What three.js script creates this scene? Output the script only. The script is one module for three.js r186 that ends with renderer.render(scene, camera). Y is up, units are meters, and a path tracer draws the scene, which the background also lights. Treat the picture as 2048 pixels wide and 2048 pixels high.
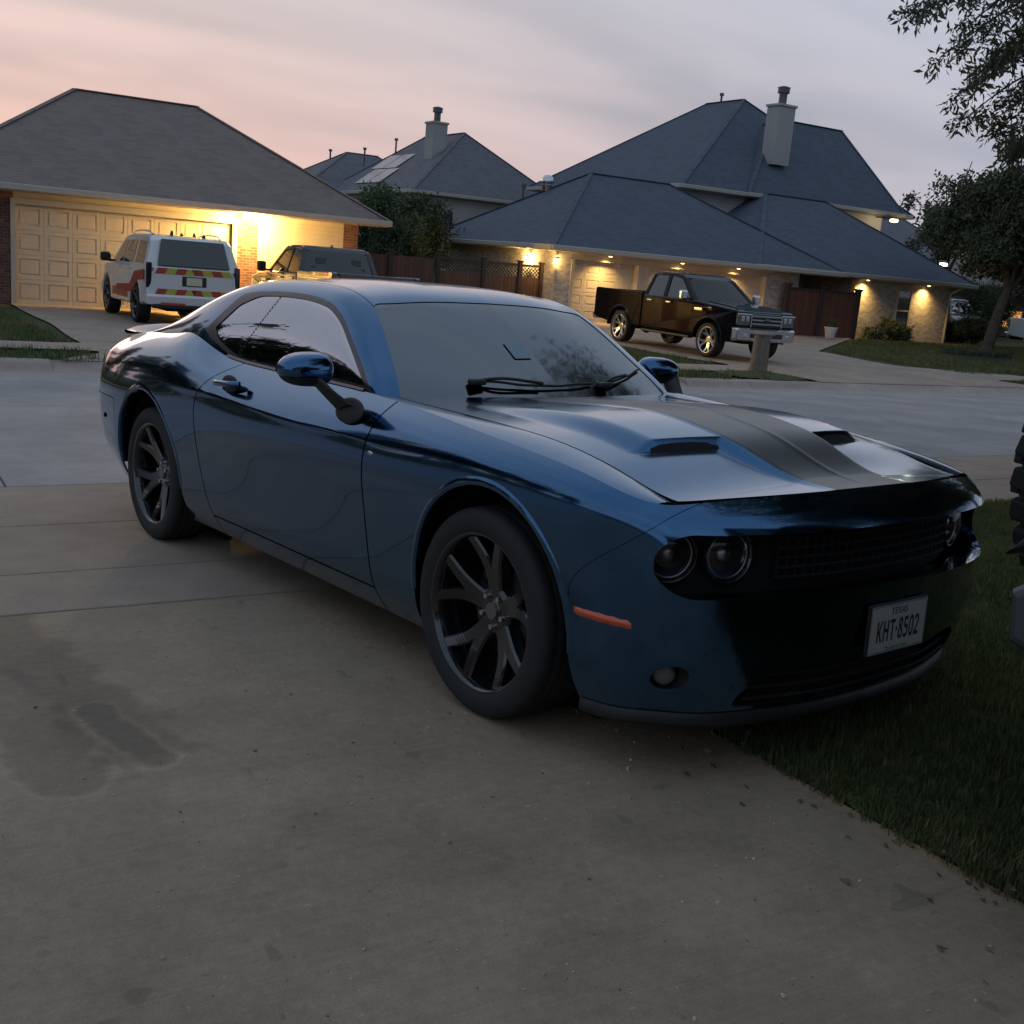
import * as THREE from 'three';
import { RoundedBoxGeometry } from 'three/addons/geometries/RoundedBoxGeometry.js';
import { mergeGeometries } from 'three/addons/utils/BufferGeometryUtils.js';
import { FontLoader } from 'three/addons/loaders/FontLoader.js';
import { TextGeometry } from 'three/addons/geometries/TextGeometry.js';

// ---------------------------------------------------------------- camera, sky, sun, exposure
// World axes follow the street: +x runs along it to the right, +z comes from it towards the photographer, y is up.
const scene = new THREE.Scene();
const camera = new THREE.PerspectiveCamera(49.47, 1, 0.05, 900);
{
  const yaw = 31.0 * Math.PI / 180, pitch = 12.69 * Math.PI / 180, roll = 5.01 * Math.PI / 180;
  camera.position.set(0, 1.51, 0);
  camera.up.set(0, 1, 0);
  camera.lookAt(Math.sin(yaw) * Math.cos(pitch), 1.51 - Math.sin(pitch), -Math.cos(yaw) * Math.cos(pitch));
  camera.rotateZ(roll);
}
const renderer = new THREE.WebGLRenderer({ antialias: true });
renderer.toneMapping = THREE.LinearToneMapping;
renderer.toneMappingExposure = 1.0;
renderer.shadowMap.enabled = true;

function rng(seed) { let a = seed >>> 0; return () => { a = (a + 0x6D2B79F5) | 0; let t = Math.imul(a ^ (a >>> 15), 1 | a); t = (t + Math.imul(t ^ (t >>> 7), 61 | t)) ^ t; return ((t ^ (t >>> 14)) >>> 0) / 4294967296; }; }
const sm = (a, b, x) => { const t = Math.min(1, Math.max(0, (x - a) / (b - a))); return t * t * (3 - 2 * t); };
const lerp = (a, b, t) => a + (b - a) * t;
const clamp = (x, a, b) => Math.min(b, Math.max(a, x));
// value noise on an integer lattice; per = period in cells (0: none)
function hash2(x, y, s) { let h = Math.imul(x, 374761393) ^ Math.imul(y, 668265263) ^ Math.imul(s, 2147483647 ^ 0x5bd1e995); h = Math.imul(h ^ (h >>> 13), 1274126177); return ((h ^ (h >>> 16)) >>> 0) / 4294967296; }
function vnoise(x, y, s = 1, per = 0) {
  let xi = Math.floor(x), yi = Math.floor(y); const fx = x - xi, fy = y - yi, u = fx * fx * (3 - 2 * fx), v = fy * fy * (3 - 2 * fy);
  const w = k => per ? ((k % per) + per) % per : k;
  const a = hash2(w(xi), w(yi), s), b = hash2(w(xi + 1), w(yi), s), c = hash2(w(xi), w(yi + 1), s), d = hash2(w(xi + 1), w(yi + 1), s);
  return lerp(lerp(a, b, u), lerp(c, d, u), v);
}
function fbm(x, y, s = 1, oct = 4, per = 0) { let t = 0, a = 0.5, n = 0; for (let k = 0; k < oct; k++) { t += a * vnoise(x, y, s + k * 17, per); n += a; x *= 2; y *= 2; if (per) per *= 2; a *= 0.5; } return t / n; }

// dusk sky: pale warm band where the sun went down (left of the view), lavender cloud over it, blue-grey overhead and behind
const SUN_AZ = 4 * Math.PI / 180;          // measured from -z towards +x
function skyColour(az, el) {               // linear radiance
  let da = Math.abs(az - SUN_AZ); if (da > Math.PI) da = 2 * Math.PI - da;
  const near = Math.exp(-Math.pow(da / 0.58, 2)), wide = Math.exp(-Math.pow(da / 0.95, 2));
  const e = Math.max(0, el), low = Math.exp(-e / 0.12), mid = Math.exp(-e / 0.42), up = sm(0.15, 1.2, e);
  let r = 0.345, g = 0.455, b = 0.600;                                // overhead blue-grey
  const mix = (c, t) => { r = lerp(r, c[0], t); g = lerp(g, c[1], t); b = lerp(b, c[2], t); };
  mix([0.31, 0.39, 0.50], (1 - wide) * 0.75 * (1 - up * 0.4));       // the side away from the sunset
  mix([0.465, 0.50, 0.57], mid * (0.22 + 0.78 * wide) * 0.85);        // lavender band
  mix([0.74, 0.645, 0.57], mid * near * 0.80);                          // beige glow above the sunset
  mix([1.06, 0.55, 0.42], low * Math.pow(near, 0.9) * 0.95);           // salmon at the skyline
  mix([0.60, 0.46, 0.52], low * (0.35 + 0.65 * wide) * (1 - near) * 0.65);
  return [r, g, b];
}
{
  const W = 1536, H = 768, data = new Float32Array(W * H * 4);
  for (let j = 0; j < H; j++) {
    const el = ((j + 0.5) / H - 0.5) * Math.PI;
    for (let i = 0; i < W; i++) {
      const phi = ((i + 0.5) / W - 0.5) * 2 * Math.PI;                 // equirectangular: u = atan2(z, x)/2pi + 0.5
      const dx = Math.cos(phi), dz = Math.sin(phi), az = Math.atan2(dx, -dz);
      const c = skyColour(az, el);
      let k = 1, wr = 0;
      if (el > 0) {
        // stratus streaks laid out on a flat layer, thinner with distance
        const t = 1 / (Math.sin(el) + 0.10), px = Math.cos(el) * dx * t, pz = Math.cos(el) * dz * t;
        const wx = fbm(px * 0.6 + 3, pz * 0.6 + 9, 5, 3) * 1.6;
        const n1 = fbm(px * 0.55 + wx + 20, pz * 1.15 - wx * 0.4 + 20, 11, 5), n2 = fbm(px * 1.7 + wx * 2 + 40, pz * 3.6 + 40, 31, 4);
        const fade = sm(0.0, 0.16, el);
        k = 1 + fade * ((n1 - 0.5) * 0.60 + (n2 - 0.5) * 0.22);
        wr = ((n1 - 0.5) * 0.14 + (n2 - 0.5) * 0.10) * fade;
      }
      const o = (j * W + i) * 4;
      data[o] = c[0] * (k + wr); data[o + 1] = c[1] * k; data[o + 2] = c[2] * (k - wr * 0.6); data[o + 3] = 1;
    }
  }
  const sky = new THREE.DataTexture(data, W, H, THREE.RGBAFormat, THREE.FloatType);
  sky.mapping = THREE.EquirectangularReflectionMapping; sky.magFilter = THREE.LinearFilter; sky.minFilter = THREE.LinearFilter; sky.needsUpdate = true;
  scene.background = sky; scene.environment = sky;
}
// the sun has just gone below the roofs: only a faint, very soft glow is left of it
const sun = new THREE.DirectionalLight(new THREE.Color().setRGB(1.0, 0.72, 0.55), 0.10);
sun.position.set(Math.sin(SUN_AZ) * 60, 7, -Math.cos(SUN_AZ) * 60);
sun.castShadow = true; sun.shadow.radius = 25; sun.shadow.mapSize.set(2048, 2048);
Object.assign(sun.shadow.camera, { left: -60, right: 60, top: 40, bottom: -40, near: 1, far: 160 });
scene.add(sun, sun.target);

// ---------------------------------------------------------------- helpers
const used = {};
function numbered(n) { used[n] = (used[n] ?? -1) + 1; return used[n] ? `${n}_${String(used[n]).padStart(3, '0')}` : n; }
function lit(o) { o.traverse(c => { if (c.isMesh) { c.castShadow = true; c.receiveShadow = true; } }); return o; }
function thing(name, label, category, pos = [0, 0, 0], turn = 0, group) {
  const g = new THREE.Group(); g.name = numbered(name); g.position.set(...pos); g.rotation.y = turn;
  g.userData = { label, category }; if (group) g.userData.group = group; scene.add(g); return g;
}
function part(parent, name, geo, mat, label) {
  const m = new THREE.Mesh(Array.isArray(geo) ? merge(geo) : geo, mat); m.name = name; m.castShadow = m.receiveShadow = true;
  if (label) m.userData.label = label; parent.add(m); return m;
}
function struct(name, geo, mat) { const m = part(scene, numbered(name), geo, mat); m.userData.kind = 'structure'; return m; }
function stuff(name, obj, label, category, parent = scene) { obj.name = numbered(name); obj.userData = parent === scene ? { kind: 'stuff', label, category } : { kind: 'stuff' }; obj.castShadow = obj.receiveShadow = true; parent.add(obj); return obj; }
function norm(g) { // one attribute set for merging
  const q = g.index ? g.toNonIndexed() : g; for (const k of Object.keys(q.attributes)) if (!['position', 'normal', 'uv'].includes(k)) q.deleteAttribute(k);
  if (!q.attributes.normal) q.computeVertexNormals();
  if (!q.attributes.uv) q.setAttribute('uv', new THREE.BufferAttribute(new Float32Array(q.attributes.position.count * 2), 2));
  q.morphAttributes = {}; return q;
}
function merge(list) { return list.length === 1 ? list[0] : mergeGeometries(list.map(norm)); }
const T = (g, x = 0, y = 0, z = 0) => g.translate(x, y, z);
const box = (w, h, d, x = 0, y = 0, z = 0) => T(new THREE.BoxGeometry(w, h, d), x, y, z);
const rbox = (w, h, d, r, x = 0, y = 0, z = 0, s = 2) => T(new RoundedBoxGeometry(w, h, d, s, Math.min(r, w / 2.01, h / 2.01, d / 2.01)), x, y, z);
const span = (x0, x1, y0, y1, z0, z1) => box(x1 - x0, y1 - y0, z1 - z0, (x0 + x1) / 2, (y0 + y1) / 2, (z0 + z1) / 2);
const rspan = (x0, x1, y0, y1, z0, z1, r, s) => rbox(x1 - x0, y1 - y0, z1 - z0, r, (x0 + x1) / 2, (y0 + y1) / 2, (z0 + z1) / 2, s);
const cyl = (r0, r1, h, n = 20, x = 0, y = 0, z = 0) => T(new THREE.CylinderGeometry(r1, r0, h, n), x, y, z);
function tube(pts, r, n = 24, rs = 8, closed = false) { return new THREE.TubeGeometry(new THREE.CatmullRomCurve3(pts.map(p => new THREE.Vector3(...p)), closed), n, r, rs, closed); }
function rgb(r, g, b) { return new THREE.Color().setRGB(r, g, b); }
function mat(c, roughness = 0.8, extra = {}) {
  const phys = ['clearcoat', 'transmission', 'sheen', 'clearcoatRoughness', 'ior', 'specularIntensity'].some(k => k in extra);
  return new (phys ? THREE.MeshPhysicalMaterial : THREE.MeshStandardMaterial)({ color: rgb(...c), roughness, ...extra });
}
// world-metre box-mapped uv for flat-sided geometry
function uvBox(g, s = 1) {
  g = g.index ? g.toNonIndexed() : g; const p = g.attributes.position, uv = new Float32Array(p.count * 2), a = new THREE.Vector3(), b = new THREE.Vector3(), c = new THREE.Vector3();
  for (let i = 0; i < p.count; i += 3) {
    a.fromBufferAttribute(p, i); b.fromBufferAttribute(p, i + 1); c.fromBufferAttribute(p, i + 2);
    const n = b.clone().sub(a).cross(c.clone().sub(a)), ax = Math.abs(n.x), ay = Math.abs(n.y), az = Math.abs(n.z);
    [a, b, c].forEach((q, k) => { const [u, v] = ay > ax && ay > az ? [q.x, q.z] : ax > az ? [q.z, q.y] : [q.x, q.y]; uv[(i + k) * 2] = u * s; uv[(i + k) * 2 + 1] = v * s; });
  }
  g.setAttribute('uv', new THREE.BufferAttribute(uv, 2)); return g;
}
function tex(W, H, fn, srgb, rep = true) { // fn(u, v) -> [r, g, b] linear 0..1 (stored as sRGB if srgb)
  const d = new Uint8Array(W * H * 4), enc = x => { x = clamp(x, 0, 1); return 255 * (srgb ? (x <= 0.0031308 ? 12.92 * x : 1.055 * Math.pow(x, 1 / 2.4) - 0.055) : x); };
  for (let j = 0; j < H; j++) for (let i = 0; i < W; i++) { const c = fn((i + 0.5) / W, (j + 0.5) / H), o = (j * W + i) * 4; d[o] = enc(c[0]); d[o + 1] = enc(c[1]); d[o + 2] = enc(c[2]); d[o + 3] = 255; }
  const t = new THREE.DataTexture(d, W, H, THREE.RGBAFormat); t.magFilter = THREE.LinearFilter; t.minFilter = THREE.LinearMipmapLinearFilter; t.generateMipmaps = true;
  if (rep) t.wrapS = t.wrapT = THREE.RepeatWrapping; if (srgb) t.colorSpace = THREE.SRGBColorSpace; t.needsUpdate = true; return t;
}
const rep = (t, x, y) => { const c = t.clone(); c.repeat.set(x, y); c.needsUpdate = true; return c; };

// ---- natural cubic splines and spline-grid surfaces
function spline(xs, ys) {
  const n = xs.length, h = [], al = [], l = [1], mu = [0], z = [0], c = new Array(n).fill(0), b = [], d = [];
  for (let i = 0; i < n - 1; i++) h[i] = xs[i + 1] - xs[i];
  for (let i = 1; i < n - 1; i++) { al[i] = 3 / h[i] * (ys[i + 1] - ys[i]) - 3 / h[i - 1] * (ys[i] - ys[i - 1]); l[i] = 2 * (xs[i + 1] - xs[i - 1]) - h[i - 1] * mu[i - 1]; mu[i] = h[i] / l[i]; z[i] = (al[i] - h[i - 1] * z[i - 1]) / l[i]; }
  for (let j = n - 2; j >= 0; j--) { c[j] = (j === 0 ? 0 : z[j] - mu[j] * c[j + 1]); }
  c[n - 1] = 0; for (let j = n - 2; j >= 1; j--) c[j] = z[j] - mu[j] * c[j + 1]; c[0] = 0;
  for (let j = 0; j < n - 1; j++) { b[j] = (ys[j + 1] - ys[j]) / h[j] - h[j] * (c[j + 1] + 2 * c[j]) / 3; d[j] = (c[j + 1] - c[j]) / (3 * h[j]); }
  return x => { let j = 0; while (j < n - 2 && x > xs[j + 1]) j++; const t = x - xs[j]; return ys[j] + t * (b[j] + t * (c[j] + t * d[j])); };
}
function splineGrid(P, nu, nv, opt = {}) { // P[i][j] = [x,y,z]; returns Q[a][b], nu x nv samples
  const I = P.length, J = P[0].length, mj = J >> 1, su = [0];
  for (let i = 1; i < I; i++) { let m = 0; for (let j = 0; j < J; j++) m += Math.hypot(...P[i][j].map((c, k) => c - P[i - 1][j][k])); su[i] = su[i - 1] + Math.max(m / J, 1e-3); }
  const cols = []; for (let j = 0; j < J; j++) cols.push([0, 1, 2].map(k => spline(su, P.map(r => r[j][k]))));
  const Q = [];
  for (let a = 0; a < nu; a++) {
    const t = su[I - 1] * (opt.u ? opt.u(a / (nu - 1)) : a / (nu - 1)), pts = cols.map(c => c.map(f => f(t))), sv = [0];
    for (let j = 1; j < J; j++) sv[j] = sv[j - 1] + Math.max(1e-4, Math.hypot(...pts[j].map((c, k) => c - pts[j - 1][k])));
    const f = [0, 1, 2].map(k => spline(sv, pts.map(q => q[k]))), row = [];
    for (let b = 0; b < nv; b++) { const s = sv[J - 1] * b / (nv - 1); row.push(f.map(g => g(s))); }
    Q.push(row);
  }
  return Q;
}
function gridGeo(Q, flip = false) {
  const nu = Q.length, nv = Q[0].length, pos = new Float32Array(nu * nv * 3), nor = new Float32Array(nu * nv * 3), uv = new Float32Array(nu * nv * 2), idx = [];
  for (let a = 0; a < nu; a++) for (let b = 0; b < nv; b++) {
    const o = a * nv + b, p = Q[a][b], A = Q[Math.min(a + 1, nu - 1)][b], B = Q[Math.max(a - 1, 0)][b], C = Q[a][Math.min(b + 1, nv - 1)], D = Q[a][Math.max(b - 1, 0)];
    pos.set(p, o * 3); uv.set([a / (nu - 1), b / (nv - 1)], o * 2);
    const x = [A[0] - B[0], A[1] - B[1], A[2] - B[2]], y = [C[0] - D[0], C[1] - D[1], C[2] - D[2]];
    let n = [x[1] * y[2] - x[2] * y[1], x[2] * y[0] - x[0] * y[2], x[0] * y[1] - x[1] * y[0]]; const l = Math.hypot(...n) || 1, s = flip ? -1 / l : 1 / l;
    nor.set(n.map(c => c * s), o * 3);
    if (a < nu - 1 && b < nv - 1) { const q = o + nv; flip ? idx.push(o, o + 1, q, q, o + 1, q + 1) : idx.push(o, q, o + 1, q, q + 1, o + 1); }
  }
  const g = new THREE.BufferGeometry(); g.setAttribute('position', new THREE.BufferAttribute(pos, 3)); g.setAttribute('normal', new THREE.BufferAttribute(nor, 3)); g.setAttribute('uv', new THREE.BufferAttribute(uv, 2)); g.setIndex(idx); return g;
}
// keep the part of g where f(x, y, z) > 0; cut edges are gathered in g.userData.cut
function clip(g, f) {
  const p = g.attributes.position.array, n = g.attributes.normal.array, uv = g.attributes.uv.array, ix = g.index.array, N = p.length / 3, val = new Float32Array(N);
  for (let i = 0; i < N; i++) val[i] = f(p[i * 3], p[i * 3 + 1], p[i * 3 + 2]);
  const P = [], M = [], U = [], I = [], keep = new Map(), edge = new Map(), cut = [];
  const add = i => { let k = keep.get(i); if (k === undefined) { k = P.length / 3; keep.set(i, k); P.push(p[i * 3], p[i * 3 + 1], p[i * 3 + 2]); M.push(n[i * 3], n[i * 3 + 1], n[i * 3 + 2]); U.push(uv[i * 2], uv[i * 2 + 1]); } return k; };
  const mid = (a, b) => {
    const key = a < b ? a * N + b : b * N + a; let k = edge.get(key); if (k !== undefined) return k; const t = val[a] / (val[a] - val[b]); k = P.length / 3; edge.set(key, k);
    for (let c = 0; c < 3; c++) { P.push(lerp(p[a * 3 + c], p[b * 3 + c], t)); M.push(lerp(n[a * 3 + c], n[b * 3 + c], t)); } U.push(lerp(uv[a * 2], uv[b * 2], t), lerp(uv[a * 2 + 1], uv[b * 2 + 1], t)); return k;
  };
  for (let t = 0; t < ix.length; t += 3) {
    const v = [ix[t], ix[t + 1], ix[t + 2]], s = v.map(i => val[i] > 0), c = s[0] + s[1] + s[2];
    if (c === 3) I.push(add(v[0]), add(v[1]), add(v[2]));
    else if (c === 1) { const k = s.indexOf(true), a = v[k], b = v[(k + 1) % 3], d = v[(k + 2) % 3], m1 = mid(a, b), m2 = mid(a, d); I.push(add(a), m1, m2); cut.push(m1, m2); }
    else if (c === 2) { const k = s.indexOf(false), a = v[k], b = v[(k + 1) % 3], d = v[(k + 2) % 3], m1 = mid(a, b), m2 = mid(a, d), B = add(b), D = add(d); I.push(m1, B, D, m1, D, m2); cut.push(m2, m1); }
  }
  const out = new THREE.BufferGeometry(); out.setAttribute('position', new THREE.BufferAttribute(new Float32Array(P), 3)); out.setAttribute('normal', new THREE.BufferAttribute(new Float32Array(M), 3)); out.setAttribute('uv', new THREE.BufferAttribute(new Float32Array(U), 2)); out.setIndex(I);
  out.userData.cut = cut; return out;
}
// wall swept from the last cut of a clipped geometry; to(p, n) gives the far point, pick(p) chooses edges
function flange(g, to, pick = () => true, steps = 1) {
  const p = g.attributes.position.array, n = g.attributes.normal.array, c = g.userData.cut, pos = [], I = [];
  for (let e = 0; e < c.length; e += 2) {
    const A = [0, 1, 2].map(k => p[c[e] * 3 + k]), B = [0, 1, 2].map(k => p[c[e + 1] * 3 + k]); if (!pick(A) || !pick(B)) continue;
    const A2 = to(A, [0, 1, 2].map(k => n[c[e] * 3 + k])), B2 = to(B, [0, 1, 2].map(k => n[c[e + 1] * 3 + k])), o = pos.length / 3; pos.push(...A, ...B, ...B2, ...A2); I.push(o, o + 2, o + 1, o, o + 3, o + 2);
  }
  const q = new THREE.BufferGeometry(); q.setAttribute('position', new THREE.BufferAttribute(new Float32Array(pos), 3)); q.setIndex(I); const r = q.toNonIndexed(); r.computeVertexNormals(); r.setAttribute('uv', new THREE.BufferAttribute(new Float32Array(r.attributes.position.count * 2), 2)); return r;
}
function mirrorZ(g) { const q = g.clone(); q.userData = {}; const p = q.attributes.position.array, n = q.attributes.normal.array; for (let i = 2; i < p.length; i += 3) { p[i] = -p[i]; n[i] = -n[i]; } if (q.index) { const x = q.index.array; for (let i = 0; i < x.length; i += 3) { const t = x[i + 1]; x[i + 1] = x[i + 2]; x[i + 2] = t; } } else { const at = q.attributes; for (const k of Object.keys(at)) { const s = at[k].itemSize, a = at[k].array; for (let i = 0; i < at[k].count; i += 3) for (let c = 0; c < s; c++) { const t = a[(i + 1) * s + c]; a[(i + 1) * s + c] = a[(i + 2) * s + c]; a[(i + 2) * s + c] = t; } } } return q; }
function offset(g, d) { const q = g.clone(), p = q.attributes.position.array, n = q.attributes.normal.array; for (let i = 0; i < p.length; i++) p[i] += n[i] * d; return q; }
const both = g => merge([g, mirrorZ(g)]);
function shapeGeo(pts, depth, bevel = 0, seg = 1) { const s = new THREE.Shape(pts.map(p => new THREE.Vector2(...p))); return new THREE.ExtrudeGeometry(s, { depth, bevelEnabled: bevel > 0, bevelSize: bevel, bevelThickness: bevel, bevelSegments: seg, steps: 1 }); }
// flat polygon in 3-D (fan), with uv in metres along its own axes
function poly(pts, s = 1) {
  const V = pts.map(p => new THREE.Vector3(...p)), n = V[1].clone().sub(V[0]).cross(V[2].clone().sub(V[0])).normalize();
  const ex = Math.abs(n.y) > 0.999 ? new THREE.Vector3(1, 0, 0) : new THREE.Vector3(0, 1, 0).cross(n).normalize(), ey = n.clone().cross(ex), pos = [], nor = [], uv = [];
  for (let k = 1; k < V.length - 1; k++) for (const q of [V[0], V[k], V[k + 1]]) { pos.push(q.x, q.y, q.z); nor.push(n.x, n.y, n.z); uv.push(q.dot(ex) * s, q.dot(ey) * s); }
  const g = new THREE.BufferGeometry(); g.setAttribute('position', new THREE.Float32BufferAttribute(pos, 3)); g.setAttribute('normal', new THREE.Float32BufferAttribute(nor, 3)); g.setAttribute('uv', new THREE.Float32BufferAttribute(uv, 2)); return g;
}
// ---------------------------------------------------------------- blue coupe (x forward from the front axle, y up, z to the car's right)
const M = {};
M.blue = mat([0.026, 0.108, 0.235], 0.12, { metalness: 1, clearcoat: 1, clearcoatRoughness: 0.015 });
M.blueDew = mat([0.026, 0.108, 0.235], 0.20, { metalness: 1, clearcoat: 1, clearcoatRoughness: 0.10 });     // roof and bonnet carry a film of dew
M.satin = mat([0.012, 0.014, 0.018], 0.34, { clearcoat: 0.4, clearcoatRoughness: 0.30 });
M.blackGloss = mat([0.008, 0.008, 0.009], 0.12, { clearcoat: 1, clearcoatRoughness: 0.05 });
M.blackPlastic = mat([0.014, 0.014, 0.015], 0.55);
M.dark = mat([0.006, 0.006, 0.007], 0.9);
M.rubber = mat([0.017, 0.017, 0.018], 0.78);
M.chrome = mat([0.62, 0.63, 0.66], 0.16, { metalness: 1 });
M.satinMetal = mat([0.30, 0.28, 0.29], 0.34, { metalness: 1 });
M.darkTrim = mat([0.105, 0.090, 0.095], 0.30, { metalness: 1 });
M.tint = mat([0.012, 0.013, 0.015], 0.03, { clearcoat: 1, clearcoatRoughness: 0.0 });
M.filmGlass = mat([0.42, 0.41, 0.45], 0.02, { metalness: 1, clearcoat: 1, clearcoatRoughness: 0.0 });
M.wheelBlack = mat([0.008, 0.008, 0.010], 0.14, { clearcoat: 1, clearcoatRoughness: 0.04 });
M.screenFilm = mat([0.185, 0.195, 0.215], 0.07, { metalness: 1, clearcoat: 0.5, clearcoatRoughness: 0.05, transparent: true, opacity: 0.88 });
M.lensClear = mat([1, 1, 1], 0.03, { transmission: 1, thickness: 0, ior: 1.45 });
M.amber = mat([0.62, 0.075, 0.02], 0.25, { clearcoat: 1 });
M.redLens = mat([0.30, 0.008, 0.006], 0.15, { clearcoat: 1 });
M.cabin = mat([0.02, 0.02, 0.021], 0.85);
M.steelDark = mat([0.10, 0.10, 0.10], 0.5, { metalness: 0.9 });
M.lampDark = mat([0.10, 0.10, 0.11], 0.2, { clearcoat: 1 });
M.plate = null;

function makeCoupe() {
  const car = thing('sports_coupe', 'dark blue two-door muscle coupe with satin black bonnet stripe, parked on the driveway', 'car');
  const B = new THREE.Matrix4().makeBasis(new THREE.Vector3(0.1432, 0.0410, 0.9888).normalize(), new THREE.Vector3(-0.0086, 0.9992, -0.0402).normalize(), new THREE.Vector3(-0.9896, -0.0027, 0.1435).normalize());
  car.setRotationFromMatrix(B); car.position.set(2.6559, 0, -3.2049);

  // --- the belt of bodywork from the middle of the tail round the right side to the middle of the nose: sections bottom to top
  const sec = (u, a) => a.map(q => q.length === 3 ? q : [u, q[0], q[1]]);
  const P = [
    sec(0, [[-3.96, 0.36, 0], [-4.03, 0.42, 0], [-4.09, 0.52, 0], [-4.115, 0.66, 0], [-4.08, 0.84, 0], [-4.065, 0.96, 0], [-4.02, 1.045, 0]]),
    sec(0, [[-3.95, 0.36, 0.40], [-4.02, 0.42, 0.41], [-4.08, 0.52, 0.42], [-4.105, 0.66, 0.425], [-4.07, 0.84, 0.42], [-4.055, 0.96, 0.41], [-4.01, 1.045, 0.385]]),
    sec(0, [[-3.90, 0.355, 0.66], [-3.97, 0.415, 0.685], [-4.025, 0.52, 0.705], [-4.055, 0.66, 0.71], [-4.03, 0.84, 0.70], [-4.01, 0.955, 0.675], [-3.965, 1.04, 0.60]]),
    sec(0, [[-3.78, 0.34, 0.79], [-3.835, 0.405, 0.825], [-3.885, 0.52, 0.848], [-3.91, 0.66, 0.855], [-3.895, 0.84, 0.842], [-3.88, 0.955, 0.80], [-3.85, 1.045, 0.69]]),
    sec(-3.66, [[0.31, 0.835], [0.385, 0.875], [0.51, 0.905], [0.66, 0.918], [0.845, 0.905], [0.965, 0.845], [1.06, 0.725]]),
    sec(-3.38, [[0.25, 0.86], [0.34, 0.905], [0.49, 0.937], [0.66, 0.950], [0.86, 0.935], [0.995, 0.868], [1.09, 0.735]]),
    sec(-2.95, [[0.21, 0.865], [0.315, 0.912], [0.475, 0.945], [0.66, 0.962], [0.872, 0.950], [1.012, 0.885], [1.118, 0.755]]),
    sec(-2.60, [[0.19, 0.855], [0.295, 0.903], [0.455, 0.932], [0.64, 0.952], [0.868, 0.951], [1.005, 0.897], [1.118, 0.800]]),
    sec(-2.25, [[0.185, 0.84], [0.28, 0.89], [0.44, 0.917], [0.62, 0.936], [0.862, 0.945], [0.96, 0.905], [1.050, 0.815]]),
    sec(-1.90, [[0.18, 0.832], [0.27, 0.882], [0.43, 0.907], [0.60, 0.926], [0.856, 0.938], [0.94, 0.893], [1.022, 0.810]]),
    sec(-1.40, [[0.18, 0.830], [0.265, 0.880], [0.42, 0.905], [0.60, 0.923], [0.85, 0.935], [0.932, 0.888], [1.012, 0.808]]),
    sec(-0.90, [[0.18, 0.830], [0.265, 0.880], [0.42, 0.905], [0.60, 0.923], [0.842, 0.934], [0.925, 0.895], [1.002, 0.812]]),
    sec(-0.50, [[0.18, 0.832], [0.265, 0.881], [0.42, 0.908], [0.60, 0.926], [0.834, 0.935], [0.915, 0.905], [0.982, 0.832]]),
    sec(-0.15, [[0.18, 0.838], [0.265, 0.885], [0.42, 0.914], [0.60, 0.931], [0.825, 0.937], [0.900, 0.915], [0.955, 0.850]]),
    sec(0.20, [[0.185, 0.845], [0.27, 0.889], [0.42, 0.916], [0.60, 0.931], [0.81, 0.934], [0.882, 0.915], [0.925, 0.860]]),
    sec(0.44, [[0.195, 0.845], [0.28, 0.886], [0.42, 0.910], [0.60, 0.922], [0.79, 0.922], [0.860, 0.905], [0.897, 0.862]]),
    sec(0.60, [[0.205, 0.825], [0.285, 0.863], [0.425, 0.888], [0.60, 0.898], [0.765, 0.897], [0.832, 0.886], [0.868, 0.857]]),
    sec(0, [[0.675, 0.21, 0.775], [0.695, 0.29, 0.812], [0.725, 0.43, 0.838], [0.738, 0.60, 0.846], [0.735, 0.745, 0.845], [0.722, 0.815, 0.834], [0.705, 0.850, 0.812]]),
    sec(0, [[0.765, 0.21, 0.675], [0.790, 0.29, 0.710], [0.825, 0.43, 0.735], [0.838, 0.60, 0.745], [0.836, 0.74, 0.745], [0.812, 0.812, 0.725], [0.762, 0.857, 0.690]]),
    sec(0, [[0.825, 0.21, 0.535], [0.855, 0.29, 0.565], [0.890, 0.43, 0.585], [0.905, 0.60, 0.592], [0.905, 0.735, 0.592], [0.872, 0.812, 0.575], [0.800, 0.865, 0.545]]),
    sec(0, [[0.870, 0.21, 0.36], [0.900, 0.29, 0.38], [0.935, 0.43, 0.395], [0.950, 0.595, 0.40], [0.950, 0.73, 0.40], [0.910, 0.812, 0.39], [0.832, 0.872, 0.365]]),
    sec(0, [[0.892, 0.21, 0.18], [0.925, 0.29, 0.19], [0.962, 0.43, 0.197], [0.977, 0.595, 0.20], [0.977, 0.73, 0.20], [0.932, 0.812, 0.195], [0.848, 0.876, 0.18]]),
    sec(0, [[0.900, 0.21, 0], [0.932, 0.29, 0], [0.970, 0.43, 0], [0.985, 0.595, 0], [0.985, 0.73, 0], [0.940, 0.812, 0], [0.853, 0.877, 0]]),
  ];
  const Q = splineGrid(P, 460, 110);
  // the pressed crease along the door, fading towards the front wing
  for (const row of Q) for (const q of row) {
    const [u, v] = q; if (u < -3.0 || u > -0.3) continue;
    const vc = 0.845 + 0.028 * sm(-1.2, -2.25, u), k = sm(-2.9, -2.3, u) * (1 - sm(-1.25, -0.5, u)), dv = v - vc;
    q[2] += k * 0.007 * (dv > 0 ? Math.exp(-dv / 0.035) : Math.exp(dv / 0.016));
  }
  const skin = gridGeo(Q);

  // --- trims, all read in the car's own axes
  const GAP = 0.0045;
  const cF = [0.035, 0.378, 0.420], cR = [-2.938, 0.388, 0.424];
  const arch = (c, u, v) => v > c[1] ? Math.hypot(u - c[0], v - c[1]) - c[2] : Math.abs(u - c[0]) - c[2] - (c[1] - v) * 0.06;
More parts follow.
